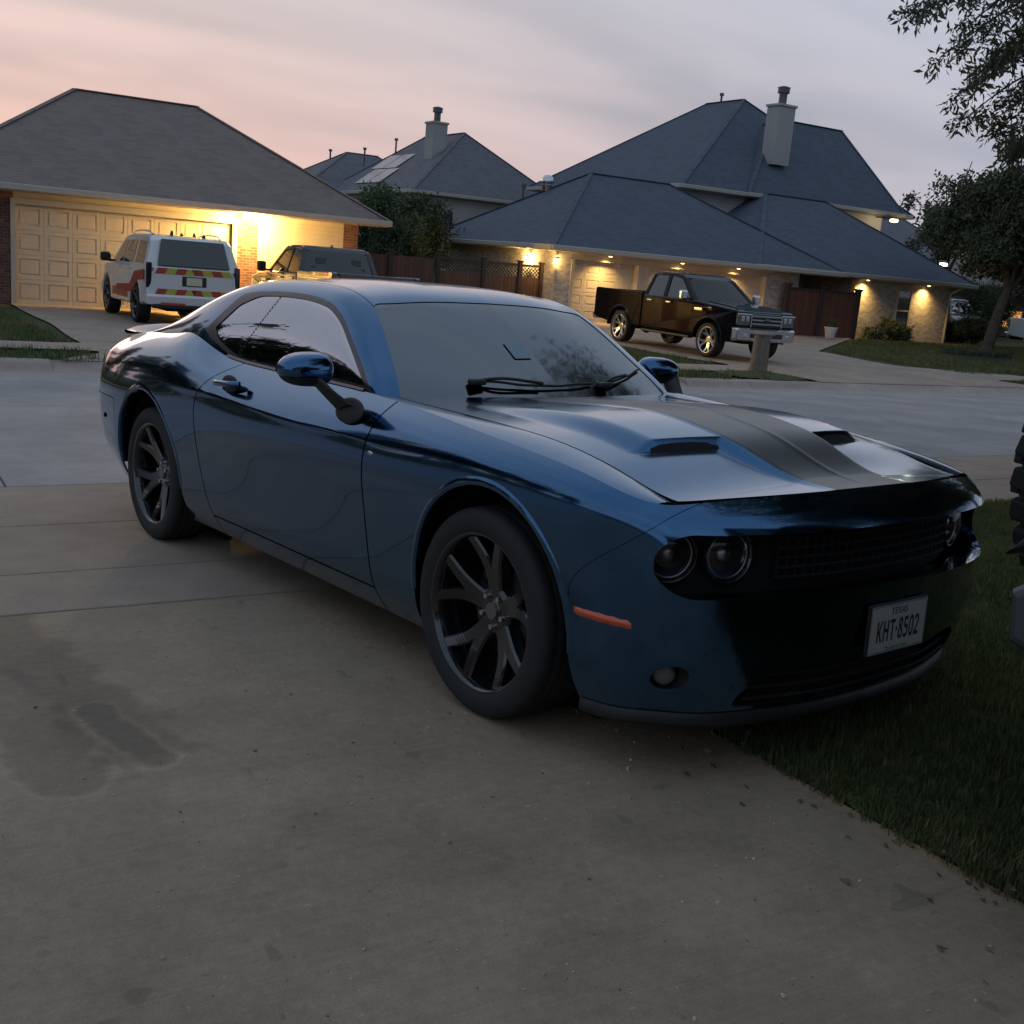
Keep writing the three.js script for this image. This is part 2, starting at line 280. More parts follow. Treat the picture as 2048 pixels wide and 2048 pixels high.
  const uDF = spline([0.15, 0.35, 0.6, 0.85, 1.02, 1.2], [-0.655, -0.70, -0.725, -0.703, -0.662, -0.60]);
  const uDR = spline([0.15, 0.33, 0.55, 0.75, 0.91, 1.03, 1.2], [-2.12, -2.20, -2.272, -2.275, -2.204, -1.995, -1.6]);
  const joint = (u, v) => u - (0.44 + 0.30 * sm(0.55, 0.86, v) + 0.02 * sm(0.3, 0.55, v));          // wing / bumper
  const rb = (u, v) => Math.min(-3.40 - u, 0.715 - v);
  const round = (x, y, hx, hy, r) => { const a = Math.abs(x) - hx + r, b = Math.abs(y) - hy + r; return Math.hypot(Math.max(a, 0), Math.max(b, 0)) + Math.min(Math.max(a, b), 0) - r; };
  const mouth = (u, v, w) => u < 0.55 ? 1 : round(w, v - (0.690 - 0.006 * Math.abs(w)), 0.850, 0.092, 0.085);
  const lower = (u, v, w) => u < 0.7 ? 1 : round(w, v - 0.300, 0.56 - (v - 0.3) * 0.6, 0.062, 0.05);
  const fogHole = (u, v, w) => u < 0.6 ? 1 : Math.hypot(w - 0.775, v - 0.345) - 0.040;
  const tailHole = (u, v, w) => u > -3.7 ? 1 : round(w, v - 0.905, 0.72, 0.058, 0.05);

  const noArch = clip(clip(skin, (u, v) => arch(cF, u, v)), (u, v) => arch(cR, u, v));
  const pan = (...fs) => { let g = noArch; for (const f of fs) g = clip(g, f); return g; };
  const sill = (u, v) => v - 0.275;
  const fender = pan((u, v) => u - uDF(v) - GAP, (u, v) => -joint(u, v) - GAP * 0.6);
  const door = pan((u, v) => uDF(v) - GAP - u, (u, v) => u - uDR(v) - GAP, (u, v) => sill(u, v) - GAP);
  const quarter = pan((u, v) => uDR(v) - GAP - u, (u, v) => -rb(u, v) - GAP, tailHole);
  const rocker = pan((u, v) => uDF(v) - GAP - u, (u, v) => u - uDR(v) - GAP, (u, v) => -sill(u, v) - GAP);
  let bump = pan(joint), bumpWall = [];
  for (const [f, d] of [[mouth, 0.075], [lower, 0.10], [fogHole, 0.05]]) { bump = clip(bump, f); bumpWall.push(flange(bump, p => [p[0] - d, p[1], p[2] * (1 - d * 0.25)])); }
  const rbump = pan((u, v) => rb(u, v) - 0.0);
  const lip = (c, g, pick) => flange(g, p => [p[0] + (p[0] - c[0]) * -0.02, p[1], p[2] - 0.045], pick);
  const archSkin = clip(skin, (u, v) => arch(cF, u, v)), archSkin2 = clip(skin, (u, v) => arch(cR, u, v));

  for (const side of [1, -1]) {
    const S = g => side > 0 ? g : mirrorZ(g);
    part(car, 'front_wing', S(fender), M.blue); part(car, 'rear_quarter_panel', S(quarter), M.blue); part(car, 'sill', S(rocker), M.blue);
    const dr = part(car, 'door', S(door), M.blue);
    // wheel-arch lips: a turned-out edge that catches the sky
    for (const [c, g] of [[cF, archSkin], [cR, archSkin2]]) {
      const pts = []; const n = 40; // follow the cut on the skin
      const wAt = (u, v) => { let best = 1e9, w = 0.9; for (let a = 0; a < Q.length; a += 1) { const r = Q[a]; if (Math.abs(r[50][0] - u) > 0.05) continue; for (let b = 0; b < r.length; b++) { const d = (r[b][0] - u) ** 2 + (r[b][1] - v) ** 2; if (d < best) { best = d; w = r[b][2]; } } } return w; };
      for (let k = 0; k <= n; k++) { const th = Math.PI * (-0.02 + 1.04 * k / n), r = c[2] + 0.004, u = c[0] + r * Math.cos(th), v = c[1] + r * Math.sin(th); pts.push([u, v, wAt(u, v) - 0.004]); }
      for (let it = 0; it < 3; it++) for (let k = 1; k < n; k++) pts[k][2] = (pts[k - 1][2] + 2 * pts[k][2] + pts[k + 1][2]) / 4;
      const prof = [[0.030, -0.0015], [0.018, 0.004], [0.006, 0.0085], [-0.004, 0.008], [-0.010, 0.0], [-0.012, -0.03], [-0.012, -0.06]]; // [radial, outward]
      const Lq = pts.map(p => { const dx = p[0] - c[0], dy = p[1] - c[1], l = Math.hypot(dx, dy); return prof.map(([a, o]) => [p[0] + dx / l * a, p[1] + dy / l * a, p[2] + o]); });
      part(car, 'wheel_arch_lip', S(gridGeo(Lq, false)), M.blue);
      // black liner behind
      const Lin = []; for (let k = 0; k <= 28; k++) { const th = Math.PI * (-0.12 + 1.24 * k / 28), r = c[2] - 0.004; Lin.push([0.90, 0.55].map(w => [c[0] + r * Math.cos(th), c[1] + r * Math.sin(th), w - (w > 0.8 ? 0.02 : 0)])); }
      part(car, 'wheel_housing', [S(gridGeo(Lin, true)), S(T(new THREE.CircleGeometry(c[2] + 0.02, 32).rotateY(0), c[0], c[1], 0.56))], M.dark);
    }
    // door handle: a pull bar over a hollow
    const hz = 0.935;
    const hnd = part(car, 'door_handle', S(merge([tube([[-2.035, 0.930, hz - 0.006], [-2.005, 0.936, hz + 0.022], [-1.925, 0.940, hz + 0.030], [-1.845, 0.943, hz + 0.022], [-1.815, 0.945, hz - 0.008]], 0.014, 24, 10)])), M.blue);
    part(hnd, 'handle_recess', S(T(new THREE.SphereGeometry(1, 20, 12).scale(0.085, 0.040, 0.012), -1.925, 0.938, hz - 0.012)), M.blackPlastic);
    // mirror: shell on an arm, with its glass and dark foot
    const shell = new THREE.SphereGeometry(1, 40, 24); { const p = shell.attributes.position.array; for (let i = 0; i < p.length; i += 3) { let x = p[i], y = p[i + 1], z = p[i + 2]; const sx = Math.sign(x) * Math.pow(Math.abs(x), 0.72), sy = Math.sign(y) * Math.pow(Math.abs(y), 0.85), sz = Math.sign(z) * Math.pow(Math.abs(z), 0.72); p[i] = (x < 0 ? sx * 0.055 : sx * 0.085); p[i + 1] = sy * (0.066 - 0.010 * z); p[i + 2] = sz * 0.112; } shell.computeVertexNormals(); }
    const mg = T(shell.clone().rotateY(0.12), side > 0 ? -1.040 : -1.10, 1.080, side > 0 ? 1.018 : 0.985), lowerCap = clip(mg.clone(), (u, v) => 1.053 - v), upperCap = clip(mg, (u, v) => v - 1.055);
    const mir = part(car, 'door_mirror', S(upperCap), M.blue);
    part(mir, 'lower_shell', S(lowerCap), M.blackPlastic);
    const armQ = []; for (let k = 0; k <= 14; k++) { const t = k / 14, c = [lerp(-1.005, -0.885, t), lerp(1.045, 0.938, t), lerp(0.985, 0.912, Math.pow(t, 1.3))], e = lerp(0.036, 0.056, t * t), f = lerp(0.032, 0.020, t), ring = []; for (let j = 0; j <= 16; j++) { const th = j / 16 * Math.PI * 2; ring.push([c[0] + e * Math.cos(th), c[1] + 0.35 * e * Math.cos(th) + f * 0.6 * Math.sin(th), c[2] + f * Math.sin(th)]); } armQ.push(ring); }
    part(mir, 'mirror_arm', S(merge([gridGeo(armQ, true), T(new THREE.SphereGeometry(1, 28, 16).scale(0.102, 0.052, 0.016).rotateX(-0.30), -0.872, 0.936, 0.910)])), M.blackPlastic);
    part(mir, 'mirror_glass', S(T(new THREE.CircleGeometry(1, 28).scale(0.095, 0.052, 1).rotateY(-Math.PI / 2), -1.098, 1.080, 1.018)), M.chrome);
    // side marker lamp
    const mk = []; for (let k = 0; k <= 10; k++) { const u = lerp(0.475, 0.690, k / 10); const row = Q.reduce((b, r) => Math.abs(r[48][0] - u) < Math.abs(b[48][0] - u) ? r : b); mk.push([0.480, 0.490, 0.500, 0.510].map((v, i) => { const q = row.reduce((b, r) => Math.abs(r[1] - v) < Math.abs(b[1] - v) ? r : b); const e = (i === 0 || i === 3 || k === 0 || k === 10) ? -0.002 : 0.006; return [u, v, q[2] + e]; })); }
    part(car, 'side_marker_lamp', S(gridGeo(mk)), M.amber);
    const mk2 = mk.map((r, k) => r.map(([u, v, w], i) => [-3.63 - k * 0.012, v + 0.10, 0.922 - k * 0.0035 + ((i === 0 || i === 3) ? -0.002 : 0.006)]));
    part(car, 'rear_marker_lamp', S(gridGeo(mk2, true)), M.redLens);
    part(car, 'wing_badge', S(T(new THREE.SphereGeometry(1, 14, 8).scale(0.020, 0.009, 0.005), -0.665, 0.802, 0.938)), M.chrome);
    // wing top between the crest and the bonnet shut line
    const WT = []; for (let k = 0; k <= 70; k++) {
      const u = lerp(-0.98, 0.70, k / 70), row = Q.reduce((b, r) => (r[109][0] > -2 && Math.abs(r[109][0] - u) < Math.abs(b[109][0] - u)) ? r : b, Q[300]), top = row[109], e = hoodEdge(u);
      WT.push([0, 0.06, 0.2, 0.45, 0.75, 1].map(t => [lerp(top[0], u, sm(0, 1, t)), lerp(top[1], e[1], t) + 0.006 * Math.sin(Math.PI * t), lerp(top[2], e[0], t)]));
    }
    part(car, 'wing_top', S(gridGeo(WT, false)), M.blueDew);
  }
  function hoodEdge(u) { return [u < -0.55 ? lerp(0.755, 0.742, sm(-0.98, -0.55, u)) : 0.742 + 0.012 * sm(0.3, 0.7, u), eV(u) - 0.001]; }
  function eV(u) { return _eV(clamp(u, -1.0, 0.72)); }
  part(car, 'front_bumper', both(bump), M.blue); part(car, 'grille_opening_edge', both(bumpWall[0]), M.blue); part(car, 'intake_opening_edge', both(merge(bumpWall.slice(1))), M.blackPlastic); part(car, 'rear_bumper', both(rbump), M.blue);
  // dark shell just inside the skin: what one sees through the shut lines
  const shellIn = offset(clip(clip(clip(clip(noArch, mouth), lower), fogHole), tailHole), -0.010);
  part(car, 'inner_shell', both(shellIn), M.dark);

  // --- bonnet: crown plus raised shoulders ending in two forward-facing scoops and a centre ridge running to the nose
  const frontU = w => 0.853 - 0.152 * Math.pow(Math.abs(w) / 0.742, 2.3) - 0.004, rearU = w => -0.630 - 0.245 * Math.pow(Math.abs(w) / 0.74, 2);
  const hoodV = (u, w) => {
    const a = Math.abs(w), e = eV(u), nose = 0.877 - 0.022 * Math.pow(a / 0.742, 2);
    const crown = lerp(0.014, 0.042, sm(-0.6, 0.2, u)) * (1 - Math.pow(a / 0.742, 2));
    let v = e + crown;
    const noseDrop = sm(0.35, 0.86, u); v = lerp(v, nose + 0.030 * (frontU(w) - u), Math.pow(noseDrop, 1.6) * 0.95);
    const sh = 0.035 * sm(-0.75, 0.15, u), wo = 0.565 + 0.0 * sm(-0.2, -0.65, u), flank = 1 - sm(wo - 0.055, wo + 0.05, a), step = 1 - sm(0.385 + 0.16 * (0.39 - a), 0.415 + 0.16 * (0.39 - a), u);
    const ridgeW = 0.255 - 0.055 * sm(0.35, 0.85, u), ridge = (1 - sm(ridgeW - 0.02, ridgeW + 0.03, a)) * 1.12 * (1 - sm(0.38, 0.86, u) * 0.97);
    v += sh * Math.max(flank * step, ridge);
    v += 0.006 * Math.exp(-Math.pow(a / 0.012, 2)) * (1 - sm(0.7, 0.86, u)) * 0.5;       // middle crease
    return v;
  };
  const HU = 240, HW = 140, HQ = [];
  for (let a = 0; a < HU; a++) { const row = []; for (let b = 0; b < HW; b++) { const w = lerp(-0.738, 0.738, b / (HW - 1)), t = a / (HU - 1), u = lerp(rearU(w), frontU(w), t); row.push([u, hoodV(u, w), w]); } HQ.push(row); }
  const hood = gridGeo(HQ, true);
  const stripeW = (u) => 0.240 - 0.052 * sm(0.35, 0.85, u);
  const hb = part(car, 'bonnet', merge([clip(hood, (u, v, w) => Math.abs(w) - stripeW(u))]), M.blueDew);
  part(hb, 'bonnet_stripe', clip(hood, (u, v, w) => stripeW(u) - Math.abs(w)), M.satin, 'satin black panel down the middle of the bonnet');
  part(hb, 'bonnet_underside', offset(hood, -0.012), M.dark);
  for (const s of [1, -1]) { // scoop mouths
    const q = []; for (let k = 0; k <= 16; k++) { const a = lerp(0.250, 0.552, k / 16), u0 = 0.392 + 0.16 * (0.39 - a), arc = Math.sin(Math.PI * k / 16) ** 0.18; q.push([[u0 + 0.030, hoodV(u0 + 0.055, a) + 0.001, s * a], [u0 + 0.006, hoodV(u0 + 0.055, a) + 0.036 * arc, s * a]]); }
    part(hb, 'scoop_mouth', gridGeo(q, s > 0), M.dark);
  }
  // --- greenhouse skin: centre line -> rail -> belt at each station
  const st = [ // centre [u,v], rail [u,v,w], belt [u,v,w]
    [[-0.605, 0.968], [-0.800, 0.985, 0.765], [-0.86, 0.978, 0.800]],
    [[-0.690, 1.028], [-0.865, 1.045, 0.755], [-0.90, 0.995, 0.802]],
    [[-0.820, 1.120], [-0.965, 1.118, 0.733], [-0.98, 1.000, 0.803]],
    [[-0.980, 1.226], [-1.100, 1.213, 0.703], [-1.10, 1.004, 0.803]],
    [[-1.150, 1.326], [-1.250, 1.305, 0.672], [-1.27, 1.006, 0.803]],
    [[-1.290, 1.392], [-1.390, 1.362, 0.652], [-1.42, 1.010, 0.803]],
    [[-1.530, 1.432], [-1.600, 1.395, 0.641], [-1.62, 1.015, 0.803]],
    [[-1.850, 1.447], [-1.870, 1.406, 0.636], [-1.88, 1.020, 0.803]],
    [[-2.130, 1.443], [-2.130, 1.403, 0.634], [-2.13, 1.034, 0.806]],
    [[-2.380, 1.420], [-2.380, 1.384, 0.634], [-2.40, 1.075, 0.806]],
    [[-2.660, 1.358], [-2.650, 1.328, 0.642], [-2.68, 1.105, 0.795]],
    [[-2.950, 1.252], [-2.930, 1.240, 0.655], [-2.96, 1.106, 0.772]],
    [[-3.250, 1.135], [-3.230, 1.142, 0.668], [-3.24, 1.096, 0.750]],
    [[-3.420, 1.070], [-3.400, 1.090, 0.680], [-3.40, 1.084, 0.737]],
  ];
  const G = st.map(([c, r, b]) => {
    const q = []; const f = (t) => [lerp(c[0], r[0], t * t), lerp(c[1], r[1], Math.pow(t, 2.4)), r[2] * t];
    for (const t of [0, 0.3, 0.58, 0.82]) q.push(f(t));
    const r1 = f(0.95), r2 = [lerp(r[0], b[0], 0.10), lerp(r[1], b[1], 0.10), lerp(r[2], b[2], 0.10) + 0.016];
    q.push(r1, [r2[0], r2[1], r2[2] - 0.004]);
    const s = (t, bow) => [lerp(r[0], b[0], t), lerp(r[1], b[1], t), lerp(r[2], b[2], t) + bow];
    q.push(s(0.30, 0.022), s(0.65, 0.020), s(1, 0));
    return q;
  });
  const GQ = splineGrid(G, 260, 120), gh = gridGeo(GQ, false);
  { // orientation check: normals must point outward (up) at the roof
    const n = gh.attributes.normal.array; const mid = (130 * 120) * 3; if (n[mid + 1] < 0) { for (let i = 0; i < n.length; i++) n[i] = -n[i]; const x = gh.index.array; for (let i = 0; i < x.length; i += 3) { const t = x[i + 1]; x[i + 1] = x[i + 2]; x[i + 2] = t; } }
  }
  // daylight opening in side view
  const polyD = (pts) => (x, y) => { let d = 1e9, inside = false; for (let i = 0, j = pts.length - 1; i < pts.length; j = i++) { const [ax, ay] = pts[j], [bx, by] = pts[i]; const ex = bx - ax, ey = by - ay, t = clamp(((x - ax) * ex + (y - ay) * ey) / (ex * ex + ey * ey + 1e-12), 0, 1); d = Math.min(d, Math.hypot(x - ax - ex * t, y - ay - ey * t)); if ((ay > y) !== (by > y) && x < (bx - ax) * (y - ay) / (by - ay) + ax) inside = !inside; } return inside ? d : -d; };
  const smoothLoop = pts => new THREE.CatmullRomCurve3(pts.map(p => new THREE.Vector3(p[0], p[1], 0)), true, 'centripetal').getPoints(160).map(p => [p.x, p.y]);
  const dlo = polyD(smoothLoop([[-0.875, 1.006], [-0.91, 1.005], [-1.3, 1.010], [-1.78, 1.018], [-2.08, 1.026], [-2.17, 1.043], [-2.34, 1.088], [-2.495, 1.135], [-2.525, 1.148], [-2.515, 1.163], [-2.42, 1.255], [-2.32, 1.330], [-2.22, 1.350], [-2.00, 1.362], [-1.77, 1.362], [-1.57, 1.350], [-1.42, 1.324], [-1.29, 1.272], [-1.165, 1.196], [-1.0, 1.088], [-0.895, 1.018]]));
  const glassIn = (u, v) => dlo(u, v) - 0.022 - 0.040 * sm(-2.07, -2.37, u) * sm(1.10, 1.2, v);
  const side = (w) => w > 0.5 ? 1 : -1;
  const isSide = (u, v, w) => Math.min(dlo(u, v), w - 0.50);
  const wsEdge = (u, v, w) => { const a = Math.abs(w), e1 = lerp(0.730, 0.580, sm2((v - 1.0) / 0.34)) - a, e2 = u + 1.225 + 0.060 * Math.pow(a / 0.6, 2), e3 = v - 0.982; const k = 0.05; return -smax(smax(-e1, -e2, k), -e3, 0.02); };
  const blEdge = (u, v, w) => { const a = Math.abs(w), e1 = lerp(0.53, 0.60, sm2((1.40 - v) / 0.3)) - a, e2 = -2.46 - 0.06 * Math.pow(a / 0.5, 2) - u, e3 = u + 3.29; return -smax(smax(-e1, -e2, 0.06), -e3, 0.06); };
  function smax(a, b, k) { const h = clamp(0.5 + 0.5 * (a - b) / k, 0, 1); return lerp(b, a, h) + k * h * (1 - h); }
  function sm2(t) { return clamp(t, 0, 1); }
  const paint = clip(clip(clip(gh, (u, v, w) => -isSide(u, v, w)), (u, v, w) => -wsEdge(u, v, w)), (u, v, w) => -blEdge(u, v, w));
  const ditch = (u, v, w) => 0.585 + 0.005 * sm(-1.5, -2.4, u) - Math.abs(w);
  const roof = clip(clip(paint, (u) => -1.16 - u), (u, v, w) => Math.min(ditch(u, v, w) - 0.002, u + 2.62));
  const frame = clip(paint, (u, v, w) => -Math.min(ditch(u, v, w) + 0.002, Math.min(u + 2.62, -1.16 - u)));
  part(car, 'roof_panel', both(roof), M.blueDew); 
  for (const s of [1, -1]) {
    const S = g => s > 0 ? g : mirrorZ(g);
    part(car, 'body_side_frame', S(frame), M.blue);
    const sg = clip(gh, isSide), win = part(car, 'side_window', S(offset(clip(sg, glassIn), -0.004)), M.filmGlass);
    part(win, 'window_surround', S(clip(sg, (u, v) => -glassIn(u, v))), M.darkTrim);
    // the seal between door glass and quarter glass
    const lineU = v => lerp(-2.135, -1.905, (v - 1.03) / 0.325);
    part(win, 'window_divider', S(offset(clip(clip(sg, glassIn), (u, v) => 0.0055 - Math.abs(u - lineU(v))), -0.0025)), M.blackPlastic);
    // belt moulding
    const bm = []; for (let k = 0; k <= 40; k++) { const u = lerp(-0.94, -2.20, k / 40), row = Q.reduce((b, r) => (r[109][0] < -0.3 && Math.abs(r[109][0] - u) < Math.abs(b[109][0] - u)) ? r : b, Q[200]), t = row[109]; bm.push([[u, t[1] + 0.001, t[2] + 0.004], [u, t[1] + 0.010, t[2] - 0.001], [u, t[1] + 0.012, t[2] - 0.012], [u, t[1] + 0.004, t[2] - 0.03]]); }
    part(win, 'belt_moulding', S(gridGeo(bm, true)), M.darkTrim);
  }
  const ws = part(car, 'windscreen', both(offset(clip(clip(gh, wsEdge), (u, v, w) => w + 0.0005), -0.003)), M.screenFilm);
  part(ws, 'windscreen_border', both(offset(clip(clip(gh, (u, v, w) => wsEdge(u, v, w) + 0.006), (u, v, w) => 0.008 - wsEdge(u, v, w)), -0.006)), M.blackPlastic);
  part(car, 'rear_window', both(offset(clip(gh, blEdge), -0.003)), M.tint);
  // inspection sticker low on the glass, toll tag seen through it
  part(ws, 'windscreen_sticker', offset(clip(gh, (u, v, w) => Math.min(0.046 - Math.abs(u + 0.905), 0.046 - Math.abs(w - 0.075))), 0.002), mat([0.20, 0.27, 0.34], 0.6));
  // rear-view mirror and cabin
  const cab = part(car, 'dashboard', [rspan(-1.30, -0.80, 0.80, 0.955, -0.66, 0.66, 0.05)], M.cabin);
  part(ws, 'rear_view_mirror', [rbox(0.03, 0.065, 0.24, 0.02, -1.13, 1.235, 0.0), cyl(0.010, 0.010, 0.03, 10, -1.125, 1.262, 0)], M.blackPlastic);
  part(cab, 'steering_wheel', new THREE.TorusGeometry(0.18, 0.016, 10, 32).rotateY(Math.PI / 2).rotateZ(-0.35).translate(-1.42, 0.90, -0.38), M.cabin);
  for (const s of [-0.38, 0.38]) for (const [u0, k] of [[-1.75, 1], [-2.55, 0.85]]) { const seat = part(car, 'seat', [rbox(0.50, 0.16, 0.50 * k, 0.06, u0, 0.50, s), rbox(0.14, 0.62 * k, 0.48 * k, 0.06, 0, 0, 0).rotateZ(0.28).translate(u0 - 0.30, 0.80, s)], M.cabin); part(seat, 'headrest', rbox(0.09, 0.17, 0.26, 0.05, u0 - 0.40, 0.80 + 0.38 * k, s), M.cabin); }
  part(car, 'cabin_floor', [span(-3.1, -0.75, 0.24, 0.30, -0.78, 0.78), span(-0.80, -0.74, 0.30, 0.93, -0.74, 0.74), span(-3.12, -3.06, 0.3, 1.06, -0.6, 0.6)], M.dark);
  part(car, 'underbody', [span(-3.85, 0.80, 0.19, 0.235, -0.55, 0.55), span(-2.5, -0.45, 0.185, 0.24, -0.80, 0.80), span(0.45, 0.72, 0.22, 0.86, -0.62, 0.62), rspan(-0.55, 0.5, 0.24, 0.80, -0.5, 0.5, 0.1)], M.dark);
  // cowl and wipers
  const cw = []; for (let k = 0; k <= 30; k++) { const w = lerp(-0.70, 0.70, k / 30); cw.push([[rearU(w) + 0.03, hoodV(rearU(w) + 0.01, w) - 0.020, w], [rearU(w) - 0.07, 0.972 + 0.004, w]]); }
  part(car, 'cowl', gridGeo(cw, true), M.blackPlastic);
  const onGlass = (u, w) => { let best = 1e9, v = 1; for (const r of GQ) for (const q of r) { if (q[0] < -1.4) continue; const d = (q[0] - u) ** 2 + (q[2] - Math.abs(w)) ** 2; if (d < best) { best = d; v = q[1]; } } return v; };
  for (const [w0, w1] of [[0.40, -0.20], [-0.26, -0.66]]) { const P = []; for (let k = 0; k <= 6; k++) { const w = lerp(w0, w1, k / 6), u = rearU(w) - 0.055 - 0.018 * k / 6; P.push([u, onGlass(u, w) + 0.020 - 0.008 * k / 6, w]); } const wp = part(car, 'wiper', [tube(P, 0.0055, 24, 6)], M.blackPlastic); part(wp, 'wiper_arm', [rbox(0.05, 0.024, 0.07, 0.010, P[0][0] + 0.01, P[0][1] - 0.004, P[0][2]), tube([P[0], [P[1][0] + 0.012, P[1][1] + 0.016, P[1][2]], [P[3][0] + 0.006, P[3][1] + 0.010, P[3][2]]], 0.0065, 12, 6)], M.blackPlastic); }
  // --- nose: grille cavity, bars and four round lamps
  const plan = w => 0.985 - 0.25 * Math.pow(Math.abs(w) / 0.846, 2.6);
  const gq = []; for (let k = 0; k <= 40; k++) { const w = lerp(-0.83, 0.83, k / 40); gq.push([0.57, 0.65, 0.73, 0.81].map(v => [plan(w) - 0.125, v, w])); }
  const gr = part(car, 'grille', gridGeo(gq, false), M.dark);
  const bars = []; for (let r = 0; r < 5; r++) { const v = 0.630 + r * 0.030, q = []; for (let k = 0; k <= 30; k++) { const w = lerp(-0.46, 0.46, k / 30); q.push([w, v]); } bars.push(tube(q.map(([w, v]) => [plan(w) - 0.085, v, w]), 0.0055, 40, 5)); }
  for (let k = 0; k <= 26; k++) { const w = lerp(-0.45, 0.45, k / 26); bars.push(box(0.006, 0.135, 0.006, plan(w) - 0.088, 0.690, w)); }
  part(gr, 'grille_mesh', bars, M.dark);
  for (const s of [1, -1]) for (const [w, du] of [[0.755, 0.0], [0.600, 0.0]]) {
    const cu = plan(w) - 0.098, lamp = new THREE.Group(); lamp.name = 'headlamp'; lamp.position.set(cu, 0.697, s * w); lamp.rotation.y = -s * (w > 0.6 ? 0.42 : 0.24) * 1; car.add(lamp);
    const ax = g => g.rotateZ(-Math.PI / 2);
    part(lamp, 'lamp_housing', ax(new THREE.LatheGeometry([[0.0, -0.05], [0.05, -0.05], [0.074, 0.0], [0.078, 0.012], [0.083, 0.012], [0.083, -0.03]].map(p => new THREE.Vector2(...p)), 36)), M.blackGloss);
    part(lamp, 'halo_ring', new THREE.TorusGeometry(0.068, 0.0045, 10, 48).rotateY(Math.PI / 2).translate(0.0, 0, 0), M.satinMetal);
    part(lamp, 'projector', ax(new THREE.SphereGeometry(0.030, 24, 12, 0, Math.PI * 2, 0, Math.PI / 2)).translate(-0.034, 0, 0), M.satinMetal);
    part(lamp, 'lamp_lens', ax(new THREE.SphereGeometry(0.13, 32, 10, 0, Math.PI * 2, 0, 0.62)).translate(-0.096, 0, 0), M.lensClear);
  }
  // lower intake, splitter, fog lamps
  const lq = []; for (let k = 0; k <= 30; k++) { const w = lerp(-0.60, 0.60, k / 30); lq.push([0.22, 0.38].map(v => [plan(w) - 0.14, v, w])); }
  part(car, 'lower_intake', [gridGeo(lq, false), ...[0.265, 0.300, 0.335].map(v => tube([-0.55, -0.3, 0, 0.3, 0.55].map(w => [plan(w) - 0.06, v, w]), 0.006, 30, 5))], M.dark);
  const spq = [], bot = Q.filter(r => r[0][0] > 0.47).map(r => r[0]); // follows the bottom edge of the bumper round both corners
  [...bot, ...bot.slice(0, -1).reverse().map(p => [p[0], p[1], -p[2]])].forEach((p, k, all) => { const A = all[Math.max(0, k - 1)], C = all[Math.min(all.length - 1, k + 1)], tx = C[0] - A[0], tz = C[2] - A[2], l = Math.hypot(tx, tz) || 1, nx = -tz / l, nz = tx / l; spq.push([[0.0, 0.012], [0.010, 0.004], [0.014, -0.022], [0.004, -0.036], [-0.06, -0.030], [-0.10, 0.0]].map(([o, dv]) => [p[0] + nx * o, p[1] + dv, p[2] + nz * o])); });
  part(car, 'chin_spoiler', gridGeo(spq, false), M.blackPlastic);
  for (const s of [1, -1]) part(car, 'fog_lamp', [new THREE.SphereGeometry(0.034, 20, 12).scale(0.35, 1, 1).rotateY(-s * 0.7).translate(0.728, 0.345, s * 0.765)], M.lampDark);
  // --- tail
  for (const s of [1, -1]) { const g = clip(clip(skin, (u, v, w) => -tailHole(u, v, w)), (u) => -3.6 - u); part(car, 'tail_lamp', s > 0 ? offset(g, -0.006) : mirrorZ(offset(g, -0.006)), M.redLens); }
  const dq = []; for (let a = 0; a <= 30; a++) { const u = lerp(-3.28, -4.0, a / 30), row = Q.reduce((b, r) => (r[109][0] < -3 && Math.abs(r[109][0] - u) < Math.abs(b[109][0] - u)) ? r : b, Q[60]), t = row[109], wm = a === 30 ? 0.5 : t[2], e = t[1]; dq.push(Array.from({ length: 21 }, (_, k) => { const w = lerp(-wm, wm, k / 20); return [u, e + 0.018 * (1 - (w / wm) ** 2) - 0.002, w]; })); }
  part(car, 'boot_lid', gridGeo(dq, false), M.blueDew);
  const sq = []; for (let k = 0; k <= 30; k++) { const w = lerp(-0.66, 0.66, k / 30), e = 1 - Math.pow(Math.abs(w) / 0.66, 6) * 0.9; sq.push([[-3.80, 1.062, w], [-3.90, 1.062 + 0.030 * e, w], [-4.0, 1.062 + 0.052 * e, w], [-4.035, 1.062 + 0.050 * e, w], [-4.03, 1.050, w], [-3.98, 1.045, w]]); }
  part(car, 'boot_spoiler', gridGeo(sq, false), M.blackGloss);
  // --- number plate with its lettering
  {
    const cv = document.createElement('canvas'); cv.width = 610; cv.height = 310; const x = cv.getContext('2d');
    x.fillStyle = '#b9b9b4'; x.fillRect(0, 0, 610, 310); x.strokeStyle = '#55565c'; x.lineWidth = 5; x.strokeRect(8, 8, 594, 294);
    x.fillStyle = '#17181d'; x.textAlign = 'center'; x.textBaseline = 'middle'; x.font = 'bold 62px sans-serif'; x.fillText('TEXAS', 305, 48);
    x.save(); x.translate(305, 172); x.scale(0.72, 1.28); x.font = 'bold 150px sans-serif'; x.fillText('KHT\u00b78502', 0, 0); x.restore();
    x.font = 'bold 26px sans-serif'; x.fillText('The Lone Star State', 305, 286);
    const t = new THREE.CanvasTexture(cv); t.colorSpace = THREE.SRGBColorSpace; M.plate = new THREE.MeshStandardMaterial({ map: t, roughness: 0.45 });
    const pm = part(car, 'number_plate', rbox(0.012, 0.168, 0.318, 0.006, 0.988, 0.456, 0), M.blackPlastic);
    part(pm, 'plate_face', new THREE.PlaneGeometry(0.305, 0.155).rotateY(Math.PI / 2).translate(0.9955, 0.456, 0), M.plate, 'white number plate with dark lettering');
  }
